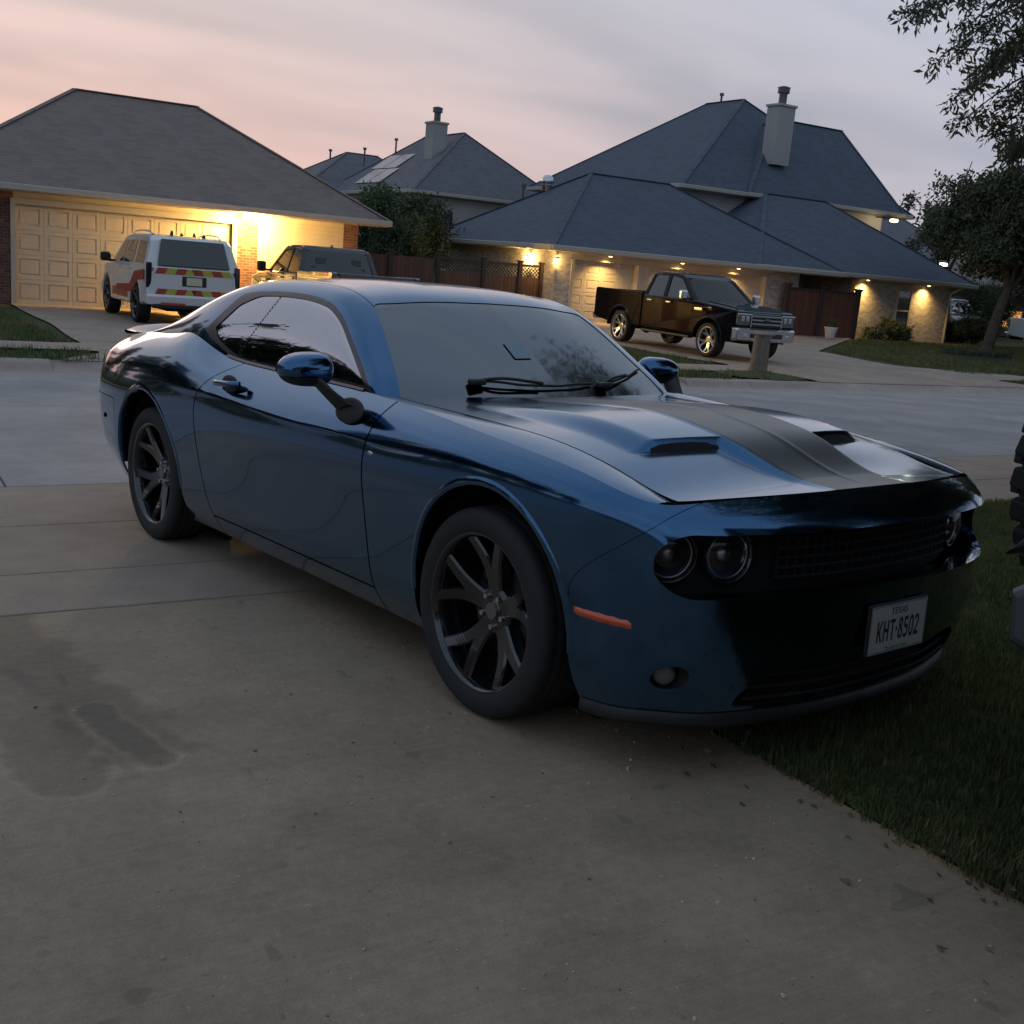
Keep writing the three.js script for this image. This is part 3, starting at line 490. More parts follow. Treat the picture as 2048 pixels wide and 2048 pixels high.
  // --- wheels
  for (const [u, s, steer] of [[0, 1, 0], [-2.95, 1, 0], [0, -1, 0], [-2.95, -1, 0]]) { const w = makeWheel(); w.position.set(u, 0.357, s * 0.79); w.rotation.y = s > 0 ? 0 : Math.PI; w.rotation.z = [0.35, 1.05, 0.2, 0.7][(u < 0 ? 1 : 0) + (s < 0 ? 2 : 0)] * s; car.add(w); }
  return lit(car);
}
let _eV = spline([-1.0, -0.62, -0.3, 0.0, 0.21, 0.45, 0.68, 0.74], [0.998, 0.988, 0.978, 0.966, 0.948, 0.905, 0.852, 0.838]);
// z is the outer side
const wheelParts = {};
function makeWheel() {
  const g = new THREE.Group(); g.name = 'wheel';
  const W = wheelParts;
  if (!W.tyre) {
    const L = a => a.map(p => new THREE.Vector2(...p));
    const tr = [[0.262, 0.105], [0.272, 0.118], [0.295, 0.126], [0.318, 0.127], [0.338, 0.121], [0.350, 0.110], [0.3555, 0.096]];
    for (const z of [0.066, 0.024, -0.024, -0.066]) tr.push([0.357, z + 0.006], [0.349, z + 0.005], [0.349, z - 0.005], [0.357, z - 0.006]);
    tr.push([0.3555, -0.096], [0.350, -0.110], [0.338, -0.121], [0.318, -0.127], [0.295, -0.126], [0.272, -0.118], [0.262, -0.105]);
    W.tyre = new THREE.LatheGeometry(L(tr), 96).rotateX(Math.PI / 2);
    W.rim = new THREE.LatheGeometry(L([[0.2635, 0.104], [0.2680, 0.112], [0.2640, 0.118], [0.2560, 0.115], [0.2500, 0.104], [0.2440, 0.085], [0.2350, 0.02], [0.228, -0.06], [0.240, -0.105], [0.262, -0.112]]), 96).rotateX(Math.PI / 2);
    W.disc = [new THREE.CylinderGeometry(0.165, 0.165, 0.026, 48).rotateX(Math.PI / 2).translate(0, 0, -0.015), new THREE.CylinderGeometry(0.225, 0.225, 0.01, 40).rotateX(Math.PI / 2).translate(0, 0, -0.09)];
    W.hub = new THREE.LatheGeometry(L([[0.0, 0.052], [0.030, 0.053], [0.034, 0.050], [0.036, 0.046], [0.062, 0.050], [0.080, 0.046], [0.088, 0.030], [0.088, -0.02]].reverse()), 48).rotateX(Math.PI / 2);
    W.cap = new THREE.CylinderGeometry(0.029, 0.031, 0.008, 28).rotateX(Math.PI / 2).translate(0, 0, 0.056);
    W.nut = new THREE.CylinderGeometry(0.010, 0.011, 0.018, 6).rotateX(Math.PI / 2);
    // one arm of a V pair, swept from the hub to the rim
    const arm = sgn => { const q = []; for (let k = 0; k <= 18; k++) { const t = k / 18, r = lerp(0.045, 0.252, t), a = sgn * (0.10 + 0.20 * sm(0.05, 1, t) * t), w = lerp(0.029, 0.021, t), z = lerp(0.046, 0.100, Math.pow(t, 1.5)), th = lerp(0.05, 0.045, t), c = Math.cos(a), s = Math.sin(a);
      const P = (x, zz) => [r * c - x * s, r * s + x * c, zz]; q.push([P(-w, z - th), P(-w, z - 0.008), P(-w * 0.72, z), P(w * 0.72, z), P(w, z - 0.008), P(w, z - th)]); } const g = gridGeo(q, true).toNonIndexed(); g.computeVertexNormals(); return g; };
    W.spoke = merge([arm(1), arm(-1)]);
  }
  for (const k of ['rim', 'spoke']) if (!W[k].userData.big) { W[k].scale(1.03, 1.03, 1); W[k].userData.big = true; }
  part(g, 'tyre', W.tyre, M.rubber); part(g, 'rim', W.rim, M.wheelBlack); part(g, 'brake_disc', merge(W.disc.map(d => d.clone())), M.steelDark); part(g, 'hub', W.hub, M.wheelBlack); part(g, 'hub_cap', W.cap, M.satinMetal);
  for (let k = 0; k < 5; k++) { const s = part(g, 'spoke', W.spoke, M.wheelBlack); s.rotation.z = k * Math.PI * 0.4; const n = part(g, 'wheel_nut', W.nut, M.chrome); const a = (k + 0.5) * Math.PI * 0.4; n.position.set(0.056 * Math.cos(a), 0.056 * Math.sin(a), 0.052); }
  return g;
}
// ---------------------------------------------------------------- ground levels
const nearPlane = (x, z) => 0.0086 * (clamp(x, -8, 14) - 2.6559) + 0.0402 * (Math.min(z, 5) + 3.2049);
const ST0 = -7.72, ST1 = -15.72;                                    // street edges
const padY = x => lerp(-0.60, -0.30, sm(10, 16, x));
function groundY(x, z) {
  if (z > ST0) return nearPlane(x, z);
  if (z > ST1) return lerp(nearPlane(x, ST0), -0.42, (ST0 - z) / (ST0 - ST1)) + 0.03 * Math.sin(Math.PI * (ST0 - z) / (ST0 - ST1));
  return lerp(-0.30, padY(x), sm(0, 1, (ST1 - z) / 14));
}
function sheet(x0, x1, z0, z1, nx, nz, y, inside) { // height-following sheet, uv in metres
  const pos = [], uv = [], idx = [], id = [];
  for (let j = 0; j <= nz; j++) for (let i = 0; i <= nx; i++) { const x = lerp(x0, x1, i / nx), z = lerp(z0, z1, j / nz); pos.push(x, y(x, z), z); uv.push(x, -z); }
  const g = new THREE.BufferGeometry();
  for (let j = 0; j < nz; j++) for (let i = 0; i < nx; i++) { const a = j * (nx + 1) + i, b = a + nx + 1; if (inside && !inside(lerp(x0, x1, (i + 0.5) / nx), lerp(z0, z1, (j + 0.5) / nz))) continue; idx.push(a, b, a + 1, b, b + 1, a + 1); }
  g.setAttribute('position', new THREE.Float32BufferAttribute(pos, 3)); g.setAttribute('uv', new THREE.Float32BufferAttribute(uv, 2)); g.setIndex(idx); g.computeVertexNormals(); return g;
}
// ---- surface textures
const concreteTile = (seed, tint) => tex(1024, 1024, (u, v) => { // 3.2 m tile
  const big = fbm(u * 5, v * 5, seed, 4, 5), mid = fbm(u * 24, v * 24, seed + 3, 4, 24), grit = hash2(Math.floor(u * 1024), Math.floor(v * 1024), seed + 9), pit = vnoise(u * 220, v * 220, seed + 5, 220);
  let k = 1 + (big - 0.5) * 0.42 + (mid - 0.5) * 0.26 + (grit - 0.5) * 0.14; if (pit > 0.86) k *= 0.86; if (grit > 0.9985) k *= 1.5;
  return tint.map((c, i) => c * k * (1 + (big - 0.5) * [0.06, 0, -0.06][i]));
}, true);
const concBump = tex(512, 512, (u, v) => { const k = fbm(u * 60, v * 60, 71, 3, 60) * 0.6 + hash2(Math.floor(u * 512), Math.floor(v * 512), 5) * 0.4; return [k, k, k]; }, false);
const T_drive = concreteTile(3, [0.335, 0.256, 0.200]), T_street = concreteTile(23, [0.300, 0.277, 0.278]);
M.drive = new THREE.MeshStandardMaterial({ map: rep(T_drive, 1 / 3.2, 1 / 3.2), bumpMap: rep(concBump, 1 / 0.9, 1 / 0.9), bumpScale: 0.003, roughness: 0.86 });
M.street = new THREE.MeshStandardMaterial({ map: rep(T_street, 1 / 3.2, 1 / 3.2), bumpMap: rep(concBump, 1 / 0.9, 1 / 0.9), bumpScale: 0.003, roughness: 0.74 });
M.kerb = new THREE.MeshStandardMaterial({ map: rep(T_drive, 1 / 3.2, 1 / 3.2), roughness: 0.85, color: rgb(1.1, 1.15, 1.25) });
M.seal = mat([0.045, 0.043, 0.045], 0.95);
const T_grass = tex(512, 512, (u, v) => { const b = fbm(u * 6, v * 6, 41, 4, 6), f = fbm(u * 64, v * 64, 47, 3, 64), g = hash2(Math.floor(u * 512), Math.floor(v * 512), 3); const k = 0.55 + b * 0.5 + (f - 0.5) * 0.9 + (g - 0.5) * 0.4; return [0.066 * k + 0.020 * b, 0.092 * k, 0.032 * k]; }, true);
const grassBump = tex(256, 256, (u, v) => { const k = fbm(u * 40, v * 40, 51, 3, 40); return [k, k, k]; }, false);
M.lawn = new THREE.MeshStandardMaterial({ map: rep(T_grass, 1 / 2.3, 1 / 2.3), bumpMap: rep(grassBump, 1, 1), bumpScale: 0.05, roughness: 0.95 });
M.soil = mat([0.05, 0.043, 0.033], 0.95);

// our own driveway slab carries its stains: dark drip patches with pale dried edges, tyre tracks, rust specks
const DX0 = -5.6, DX1 = 2.45, DZ0 = -4.74, DZ1 = 1.2;
const T_front = tex(2048, 1536, (u, v) => {
  const x = lerp(DX0, DX1, u), z = lerp(DZ1, DZ0, v), c = [0.300, 0.226, 0.162];
  const big = fbm(x * 0.9 + 7, z * 0.9 + 3, 3, 4), mid = fbm(x * 5, z * 5, 13, 4), fine = fbm(x * 40, z * 40, 19, 3), grit = hash2(Math.floor(u * 2048), Math.floor(v * 1536), 7);
  let k = 1 + (big - 0.5) * 0.55 + (mid - 0.5) * 0.28 + (fine - 0.5) * 0.24 + (grit - 0.5) * 0.16;
  const n = fbm(x * 7 + 31, z * 7, 91, 4), n2 = fbm(x * 3 + 11, z * 3 + 5, 97, 4);
  const seg = (ax, az, bx, bz, r) => { const ex = bx - ax, ez = bz - az, t = clamp(((x - ax) * ex + (z - az) * ez) / (ex * ex + ez * ez), 0, 1); return Math.hypot(x - ax - ex * t, z - az - ez * t) / r + (n - 0.5) * 1.1 + (n2 - 0.5) * 0.9; };
  const d1 = seg(0.40, -4.75, 0.70, -3.22, 0.15), d2 = seg(0.38, -3.95, 0.47, -3.05, 0.12), d3 = seg(0.62, -3.55, 0.72, -3.10, 0.07);
  k *= 1 - 0.27 * (1 - sm(0.6, 1.15, d1)); k *= 1 - 0.20 * (1 - sm(0.55, 1.1, d2)); k *= 1 - 0.18 * (1 - sm(0.5, 1.0, d3));
  const edge = (d, w) => Math.exp(-Math.pow((d - 1.0) / w, 2)); k *= 1 + 0.20 * edge(d3, 0.16) + 0.14 * edge(d2, 0.14) * sm(-3.7, -3.2, z);
  const d4 = seg(1.02, -2.5, 1.25, -2.2, 0.16), d5 = seg(1.72, -2.15, 1.95, -2.0, 0.12), d6 = seg(1.35, -1.7, 1.6, -1.4, 0.2), d7 = seg(0.8, -2.85, 1.0, -2.75, 0.12); for (const d of [d4, d5, d6]) k *= 1 - 0.12 * (1 - sm(0.5, 1.2, d)); k *= 1 + 0.10 * (1 - sm(0.5, 1.1, d7));
  const tr = Math.exp(-Math.pow((x - 1.95 + 0.05 * Math.sin(z)) / 0.14, 2)) + Math.exp(-Math.pow((x - 0.55) / 0.14, 2)); k *= 1 - 0.06 * tr * (0.5 + n2);
  if (vnoise(x * 90, z * 90, 5) > 0.972) k *= 1.55; if (vnoise(x * 60 + 9, z * 60, 15) > 0.975) k *= 0.7;
  { const broom = vnoise(x * 6 + 3, z * 260 + fbm(x * 2, z * 2, 8, 2) * 3, 55); k *= 1 + (broom - 0.5) * 0.13; }
  { const dr = vnoise(x * 14 + 2, z * 14, 83), d2r = vnoise(x * 5, z * 5 + 9, 85); if (dr > 0.86) k *= 1 - 0.22 * sm(0.86, 0.93, dr) * sm(0.45, 0.7, d2r); }
  const edgeLeaf = sm(2.36, 2.45, x) * n; // organic litter swept to the lawn edge
  return [c[0] * k * (1 + 0.15 * edgeLeaf), c[1] * k * (1 - 0.05 * edgeLeaf), c[2] * k * (1 - 0.25 * edgeLeaf)];
}, true, false);
M.front = new THREE.MeshStandardMaterial({ map: T_front, bumpMap: rep(concBump, 8, 6), bumpScale: 0.003, roughness: 0.86 });

// ---- the ground sheet under everything, out to the horizon
{
  const xs = [-420, -160, -80, -40, -20, -12, -8, -4, 0, 2, 4, 6, 8, 10, 12, 14, 16, 20, 26, 34, 44, 60, 90, 160, 420], zs = [-600, -250, -140, -90, -60, -44, -36, -32, -30, -28, -26, -24, -22, -20, -18, -16.4, -16.0, -15.5, -13, -10, -8.2, -7.4, -6, -4, -2, 0, 2, 5, 9, 16, 40, 120, 400];
  const pos = [], uv = [], idx = []; for (const z of zs) for (const x of xs) { pos.push(x, groundY(x, z) - (z > -16.0 ? 0.09 : 0.03), z); uv.push(x, -z); }
  for (let j = 0; j < zs.length - 1; j++) for (let i = 0; i < xs.length - 1; i++) { const a = j * xs.length + i, b = a + xs.length; idx.push(a, b, a + 1, b, b + 1, a + 1); }
  const g = new THREE.BufferGeometry(); g.setAttribute('position', new THREE.Float32BufferAttribute(pos, 3)); g.setAttribute('uv', new THREE.Float32BufferAttribute(uv, 2)); g.setIndex(idx); g.computeVertexNormals();
  struct('ground', g, M.lawn);
}
// ---- slabs with open joints
function slab(x0, x1, z0, z1, y, thick = 0.08, m = M.drive, uvf) { // bevelled slab that follows y(x, z)
  const nx = Math.max(1, Math.ceil((x1 - x0) / 1.5)), nz = Math.max(1, Math.ceil((z1 - z0) / 1.5)), b = 0.006, pos = [], uv = [], idx = [];
  const gx = [x0, x0 + b, ...Array.from({ length: nx - 1 }, (_, k) => lerp(x0, x1, (k + 1) / nx)), x1 - b, x1], gz = [z0, z0 + b, ...Array.from({ length: nz - 1 }, (_, k) => lerp(z0, z1, (k + 1) / nz)), z1 - b, z1];
  gz.forEach((z, j) => gx.forEach((x, i) => { const e = i === 0 || j === 0 || i === gx.length - 1 || j === gz.length - 1; pos.push(x, y(x, z) - (e ? b : 0), z); uv.push(...(uvf ? uvf(x, z) : [x, -z])); }));
  for (let j = 0; j < gz.length - 1; j++) for (let i = 0; i < gx.length - 1; i++) { const a = j * gx.length + i, c = a + gx.length; idx.push(a, c, a + 1, c, c + 1, a + 1); }
  const rim = []; for (let i = 0; i < gx.length; i++) rim.push(i); for (let j = 1; j < gz.length; j++) rim.push(j * gx.length + gx.length - 1); for (let i = gx.length - 2; i >= 0; i--) rim.push((gz.length - 1) * gx.length + i); for (let j = gz.length - 2; j > 0; j--) rim.push(j * gx.length);
  const base = pos.length / 3; for (const r of rim) { pos.push(pos[r * 3], pos[r * 3 + 1] - thick, pos[r * 3 + 2]); uv.push(uv[r * 2], uv[r * 2 + 1]); }
  for (let k = 0; k < rim.length; k++) { const a = rim[k], c = rim[(k + 1) % rim.length], d = base + k, e = base + (k + 1) % rim.length; idx.push(a, c, d, c, e, d); }
  const g = new THREE.BufferGeometry(); g.setAttribute('position', new THREE.Float32BufferAttribute(pos, 3)); g.setAttribute('uv', new THREE.Float32BufferAttribute(uv, 2)); g.setIndex(idx); g.computeVertexNormals(); return g;
}
const J = 0.007;
{
  const drv = new THREE.Group(); drv.name = 'driveway'; drv.userData.kind = 'structure'; scene.add(drv);
  part(drv, 'slab', slab(DX0, DX1, DZ0 + J, DZ1, nearPlane, 0.08, null, (x, z) => [(x - DX0) / (DX1 - DX0), (DZ1 - z) / (DZ1 - DZ0)]), M.front);
  part(drv, 'slab', slab(DX0, DX1, DZ1 + J * 2, 6.4, nearPlane), M.drive);
  part(drv, 'slab', slab(-12, DX0 - J * 2, DZ0 + J, 6.4, (x, z) => nearPlane(x, z) - 0.002), M.drive);
  for (const [z0, z1] of [[-5.40, -4.74], [-6.47, -5.40], [ST0 + 0.02, -6.47]]) {
    part(drv, 'slab', slab(-12, -0.9, z0 + J, z1 - J, nearPlane), M.drive);
    part(drv, 'slab', slab(-0.9 + 2 * J, 3.4 + (z0 < -5.5 ? 1.2 : 0) * 0 - (z0 > -5.5 ? 0.95 : 0), z0 + J, z1 - J, (x, z) => nearPlane(x, z) + 0.0015), M.drive);
  }
  part(drv, 'joint_filler', sheet(-12, 3.4, ST0, DZ0 + 0.01, 12, 6, (x, z) => nearPlane(x, z) - 0.016), M.seal);
  const walk = new THREE.Group(); walk.name = 'pavement'; walk.userData.kind = 'structure'; scene.add(walk);
  for (let k = 0; k < 12; k++) for (const [z0, z1] of [[-6.47, -5.40], [ST0 + 0.02, -6.47]]) part(walk, 'slab', slab(3.4 + k * 1.6 + J, 3.4 + (k + 1) * 1.6 - J, z0 + J, z1 - J, (x, z) => nearPlane(x, z) + 0.002 * ((k * 7) % 3)), M.drive);
  part(walk, 'joint_filler', sheet(3.4, 24, ST0, -5.4, 12, 4, (x, z) => nearPlane(x, z) - 0.016), M.seal);
  const st = new THREE.Group(); st.name = 'street'; st.userData.kind = 'structure'; scene.add(st);
  for (let k = -8; k < 14; k++) for (const [z0, z1] of [[-11.75, ST0 - 0.05], [ST1 + 0.34, -11.75]]) part(st, 'slab', slab(k * 4.6 + 0.8 + 0.005, (k + 1) * 4.6 + 0.8 - 0.005, z0 + 0.006, z1 - 0.006, (x, z) => groundY(x, z) - 0.012, 0.08), M.street);
  part(st, 'gutter', slab(-40, 70, ST1 + 0.08, ST1 + 0.33, (x, z) => groundY(x, Math.max(z, ST1 + 0.002)) - 0.014, 0.1), M.kerb);
  part(st, 'joint_filler', sheet(-40, 70, ST1 + 0.01, ST0 + 0.03, 40, 8, (x, z) => groundY(x, z) - 0.040), M.seal);
}
// near lawn to the right of the driveway
struct('lawn', sheet(DX1 + 0.012, 40, -5.40, 7.5, 60, 26, (x, z) => nearPlane(x, z) - 0.012 + 0.035 * sm(2.5, 3.6, x) + 0.03 * (fbm(x * 0.8, z * 0.8, 61, 3) - 0.5)), M.lawn);
// ---- far side: kerb, verge, pavement, drives
const farDrive1 = (x, z) => Math.min(x - (3.05 + 0.30 * sm(-19, -25, z) - 0.8 * sm(-17.2, -15.7, z)), 12.3 + 0.8 * sm(-17.2, -15.7, z) - x); // left neighbour's drive with flared apron
{
  const fk = new THREE.Group(); fk.name = 'kerb'; fk.userData.kind = 'structure'; scene.add(fk);
  const kprof = [[-0.30, -0.55], [0.10, -0.55], [0.10, -0.432], [0.02, -0.405], [-0.07, -0.325], [-0.13, -0.300], [-0.30, -0.296]];
  const kerb = (a, b) => part(fk, 'kerb_stone', uvBox(shapeGeo(kprof, b - a).rotateY(-Math.PI / 2).translate(b, 0, ST1)), M.kerb);
  for (let k = 0; k < 12; k++) kerb(-34 + k * 3 + 0.004, -31 + k * 3 - 0.004 + (k === 11 ? 0.2 : 0));
  kerb(12.9, 14.4); kerb(14.41, 15.9); kerb(28.2, 31.5); for (let k = 0; k < 8; k++) kerb(31.51 + k * 3, 34.5 + k * 3);
  // struct(n, sheet(x0, x1, z0, z1, Math.ceil((x1 - x0) / 0.35), Math.ceil((z1 - z0) / 0.35), (x, z) => groundY(x, z) + dy, inside), dy > 0.01 ? M.drive : M.lawn);
  // drives and pavement of the other side
  for (const [a, b] of [[2.2, 12.9], [15.9, 28.2]]) part(fk, 'dropped_kerb', uvBox(shapeGeo([[-0.34, -0.55], [0.10, -0.55], [0.10, -0.434], [-0.30, -0.318], [-0.34, -0.310]], b - a).rotateY(-Math.PI / 2).translate(b, 0, ST1)), M.kerb);
  const fd = new THREE.Group(); fd.name = 'far_driveway'; fd.userData.kind = 'structure'; scene.add(fd);
  const rightR = z => z > -18.6 ? 23.6 : z > -23.8 ? 23.4 + 3.0 * sm(-20.2, -18.6, z) + 0.8 * sm(-20.5, -23.8, z) : 24.2 + 1.25 * (-23.8 - z);
  const zone = (x, z) => Math.max(farDrive1(x, z), Math.min(-17.4 - z, z + 18.6), Math.min(x - (16.2 + 0.3 * sm(-20, -19, z)), rightR(z) - x));
  const apron = (x, z) => groundY(x, z) + 0.006 - 0.02 * sm(-16.3, -15.9, z);
  part(fd, 'paving', clip(sheet(-34, 60, -31.9, ST1 - 0.30, 320, 64, apron), (x, y, z) => zone(x, z)), M.drive);
}
// grass island with the timber post, and its kerb
struct('verge', sheet(14.55, 16.45, -17.45, -15.95, 20, 14, (x, z) => groundY(x, z) + 0.045 - 0.03 * Math.pow(Math.hypot((x - 15.5) / 0.95, (z + 16.7) / 0.75), 4), (x, z) => Math.hypot((x - 15.5) / 0.95, (z + 16.7) / 0.75) < 1), M.lawn);
{
  // loose bits on the driveway: chips of stone and dry leaf crumbs
  const r = rng(5), g = new THREE.DodecahedronGeometry(0.0035, 0), im = new THREE.InstancedMesh(g, mat([0.50, 0.47, 0.42], 0.9), 320), m4 = new THREE.Matrix4(), q = new THREE.Quaternion(), c = new THREE.Color();
  for (let k = 0; k < 320; k++) { const x = lerp(0.1, 2.4, Math.sqrt(r())), z = lerp(-4.2, -1.0, r()), s = 0.5 + r() * r() * 1.5; q.setFromEuler(new THREE.Euler(r() * 6, r() * 6, r() * 6)); m4.compose(new THREE.Vector3(x, nearPlane(x, z) + 0.002 * s, z), q, new THREE.Vector3(s, s * 0.5, s * (0.6 + r()))); im.setMatrixAt(k, m4); const t = 0.35 + r() * 0.8; c.setRGB(t, t * 0.95, t * 0.85); im.setColorAt(k, c); }
  stuff('stone_chips', im, 'pale stone chips scattered over the concrete driveway', 'gravel');
}
// ---------------------------------------------------------------- houses
const T_shingle = tex(512, 512, (u, v) => { // 2 m tile: courses of 0.143 m
  const rows = 14, r = Math.floor(v * rows), fr = v * rows - r, off = hash2(r, 1, 5), cx = Math.floor(u * 7 + off * 7) , tab = hash2(((cx % 7) + 7) % 7, r, 9), g = hash2(Math.floor(u * 512), Math.floor(v * 512), 3);
  let k = 0.82 + tab * 0.30 + (g - 0.5) * 0.30; if (fr < 0.10) k *= 0.62; return [k, k, k];
}, true);
const T_brickFn = (mortar, seed, cols) => tex(512, 512, (u, v) => { // 1.6 x 1.2 m tile, 8 x 16 courses
  const r = Math.floor(v * 16), fy = v * 16 - r, x = u * 8 + (r % 2) * 0.5, c = Math.floor(x), fx = x - c, h = hash2(((c % 8) + 8) % 8, r, seed), n = fbm(u * 60, v * 60, seed + 2, 3, 60), g = hash2(Math.floor(u * 512), Math.floor(v * 512), seed);
  if (fx < 0.05 || fy < 0.13) return mortar.map(m => m * (0.85 + n * 0.3)); const a = cols[Math.floor(h * cols.length)]; return a.map(q => q * (0.75 + n * 0.35 + (g - 0.5) * 0.2));
}, true);
const T_redBrick = T_brickFn([0.20, 0.17, 0.15], 5, [[0.14, 0.055, 0.040], [0.17, 0.070, 0.050], [0.11, 0.045, 0.036], [0.20, 0.090, 0.065]]);
const T_paleBrick = T_brickFn([0.40, 0.37, 0.33], 25, [[0.40, 0.36, 0.32], [0.46, 0.41, 0.36], [0.34, 0.30, 0.27], [0.50, 0.46, 0.41]]);
const T_sidingB = tex(64, 256, (u, v) => { const r = v * 8 - Math.floor(v * 8), k = r < 0.12 ? 0.25 : 0.55 + 0.45 * r; return [k, k, k]; }, false);
const T_stain = tex(512, 512, (u, v) => { const k = 0.80 + 0.40 * fbm(u * 4, v * 4, 77, 5, 4); return [k, k, k]; }, true);
const shingleMat = c => new THREE.MeshStandardMaterial({ map: rep(T_shingle, 0.5, 0.5), bumpMap: rep(T_shingle, 0.5, 0.5), bumpScale: 0.01, color: rgb(...c), roughness: 0.88 });
const brickMat = (t) => new THREE.MeshStandardMaterial({ map: rep(t, 1 / 1.6, 1 / 1.2), bumpMap: rep(t, 1 / 1.6, 1 / 1.2), bumpScale: 0.008, roughness: 0.9 });
M.redBrick = brickMat(T_redBrick); M.paleBrick = brickMat(T_paleBrick);
M.roofL = shingleMat([0.225, 0.172, 0.155]); M.roofR = shingleMat([0.080, 0.098, 0.134]); M.roofM = shingleMat([0.150, 0.145, 0.165]);
M.trim = new THREE.MeshStandardMaterial({ map: rep(T_stain, 0.4, 0.4), color: rgb(0.42, 0.38, 0.33), roughness: 0.7 });
M.tanWall = new THREE.MeshStandardMaterial({ map: rep(T_stain, 0.3, 0.3), bumpMap: rep(T_sidingB, 1, 1), bumpScale: 0.012, color: rgb(0.44, 0.38, 0.31), roughness: 0.85 });
M.creamWall = new THREE.MeshStandardMaterial({ map: rep(T_stain, 0.2, 0.2), bumpMap: rep(T_sidingB, 1, 1 / 1.2), bumpScale: 0.015, color: rgb(0.40, 0.385, 0.375), roughness: 0.85 });
M.doorCream = new THREE.MeshStandardMaterial({ map: rep(T_stain, 0.5, 0.5), color: rgb(0.52, 0.45, 0.36), roughness: 0.6 });
M.windowDark = mat([0.015, 0.017, 0.02], 0.06, { clearcoat: 1 });
M.flue = mat([0.12, 0.12, 0.13], 0.5, { metalness: 0.8 });
M.solar = mat([0.22, 0.22, 0.25], 0.30, { metalness: 0.9 });
const wall = (parent, x0, x1, y0, y1, z0, z1, m, name = 'wall', label) => part(parent, name, uvBox(span(x0, x1, y0, y1, z0, z1)), m, label);

// hip roof over a rectangle; ridge along x or z, each slope a part, with a gutter board round the eaves
function hipRoof(parent, x0, x1, z0, z1, ye, ridge, m, gutter = M.trim, soffit = true) {
  const { a, b, y } = ridge, R = ridge.along === 'x' ? [[a, y, ridge.at], [b, y, ridge.at]] : [[ridge.at, y, a], [ridge.at, y, b]];
  const A = [x0, ye, z1], B = [x1, ye, z1], C = [x1, ye, z0], D = [x0, ye, z0]; // front-left, front-right, back-right, back-left
  const faces = ridge.along === 'x' ? [[A, B, R[1], R[0]], [B, C, R[1]], [C, D, R[0], R[1]], [D, A, R[0]]] : [[A, B, R[0]], [B, C, R[1], R[0]], [C, D, R[1]], [D, A, R[0], R[1]]];
  for (const f of faces) part(parent, 'roof_slope', poly(f), m);
  // ridge and hip caps
  const caps = []; const bar = (p, q) => { const v = new THREE.Vector3(q[0] - p[0], q[1] - p[1], q[2] - p[2]), g = new THREE.BoxGeometry(0.16, 0.03, v.length()); g.lookAt(v.clone().normalize()); caps.push(T(g, (p[0] + q[0]) / 2, (p[1] + q[1]) / 2 + 0.012, (p[2] + q[2]) / 2)); };
  bar(R[0], R[1]); if (ridge.along === 'x') { bar(A, R[0]); bar(D, R[0]); bar(B, R[1]); bar(C, R[1]); } else { bar(A, R[0]); bar(B, R[0]); bar(C, R[1]); bar(D, R[1]); }
  part(parent, 'ridge_cap', caps, m);
  part(parent, 'gutter', [rspan(x0 - 0.06, x1 + 0.06, ye - 0.15, ye + 0.01, z1 - 0.01, z1 + 0.09, 0.03), rspan(x0 - 0.09, x0 + 0.01, ye - 0.15, ye + 0.01, z0, z1, 0.03), rspan(x1 - 0.01, x1 + 0.09, ye - 0.15, ye + 0.01, z0, z1, 0.03)], gutter);
  if (soffit) part(parent, 'soffit', span(x0 + 0.02, x1 - 0.02, ye - 0.17, ye - 0.14, z0 + 0.02, z1 - 0.02), gutter);
}
function chimney(parent, x0, x1, y0, y1, z0, z1, m) {
  const c = part(parent, 'chimney', uvBox(span(x0, x1, y0, y1, z0, z1)), m);
  part(c, 'chimney_cap', [rspan(x0 - 0.06, x1 + 0.06, y1 - 0.02, y1 + 0.08, z0 - 0.06, z1 + 0.06, 0.02)], M.trim);
  const fx = (x0 + x1) / 2, fz = (z0 + z1) / 2; part(c, 'flue', [cyl(0.17, 0.17, 0.55, 16, fx, y1 + 0.33, fz), cyl(0.25, 0.25, 0.22, 16, fx, y1 + 0.66, fz), cyl(0.28, 0.1, 0.06, 16, fx, y1 + 0.80, fz)], M.flue);
}
function garageDoor(parent, x0, x1, y0, y1, z, cols, rows, m) {
  const d = part(parent, 'garage_door', span(x0, x1, y0, y1, z - 0.06, z - 0.035), m);
  const w = (x1 - x0) / cols, h = (y1 - y0) / rows;
  for (let r = 0; r < rows; r++) for (let c = 0; c < cols; c++) {
    const a = x0 + c * w, b = y0 + r * h, px = (a + w / 2), py = b + h / 2;
    // each section: a frame with a raised field
    const g = merge([span(a + 0.004, a + w - 0.004, b + 0.004, b + 0.10, z - 0.035, z - 0.02), span(a + 0.004, a + w - 0.004, b + h - 0.10, b + h - 0.004, z - 0.035, z - 0.02), span(a + 0.004, a + 0.09, b + 0.10, b + h - 0.10, z - 0.035, z - 0.02), span(a + w - 0.09, a + w - 0.004, b + 0.10, b + h - 0.10, z - 0.035, z - 0.02), rspan(a + 0.13, a + w - 0.13, b + 0.14, b + h - 0.14, z - 0.04, z - 0.022, 0.008, 1)]);
    part(d, 'door_panel', g, m);
  }
  return d;
}
function pipeVents(parent, list) { for (const [x, y, z, h] of list) part(parent, 'vent_pipe', [cyl(0.05, 0.05, h, 10, x, y + h / 2, z), cyl(0.10, 0.10, 0.12, 10, x, y + h, z)], M.flue); }
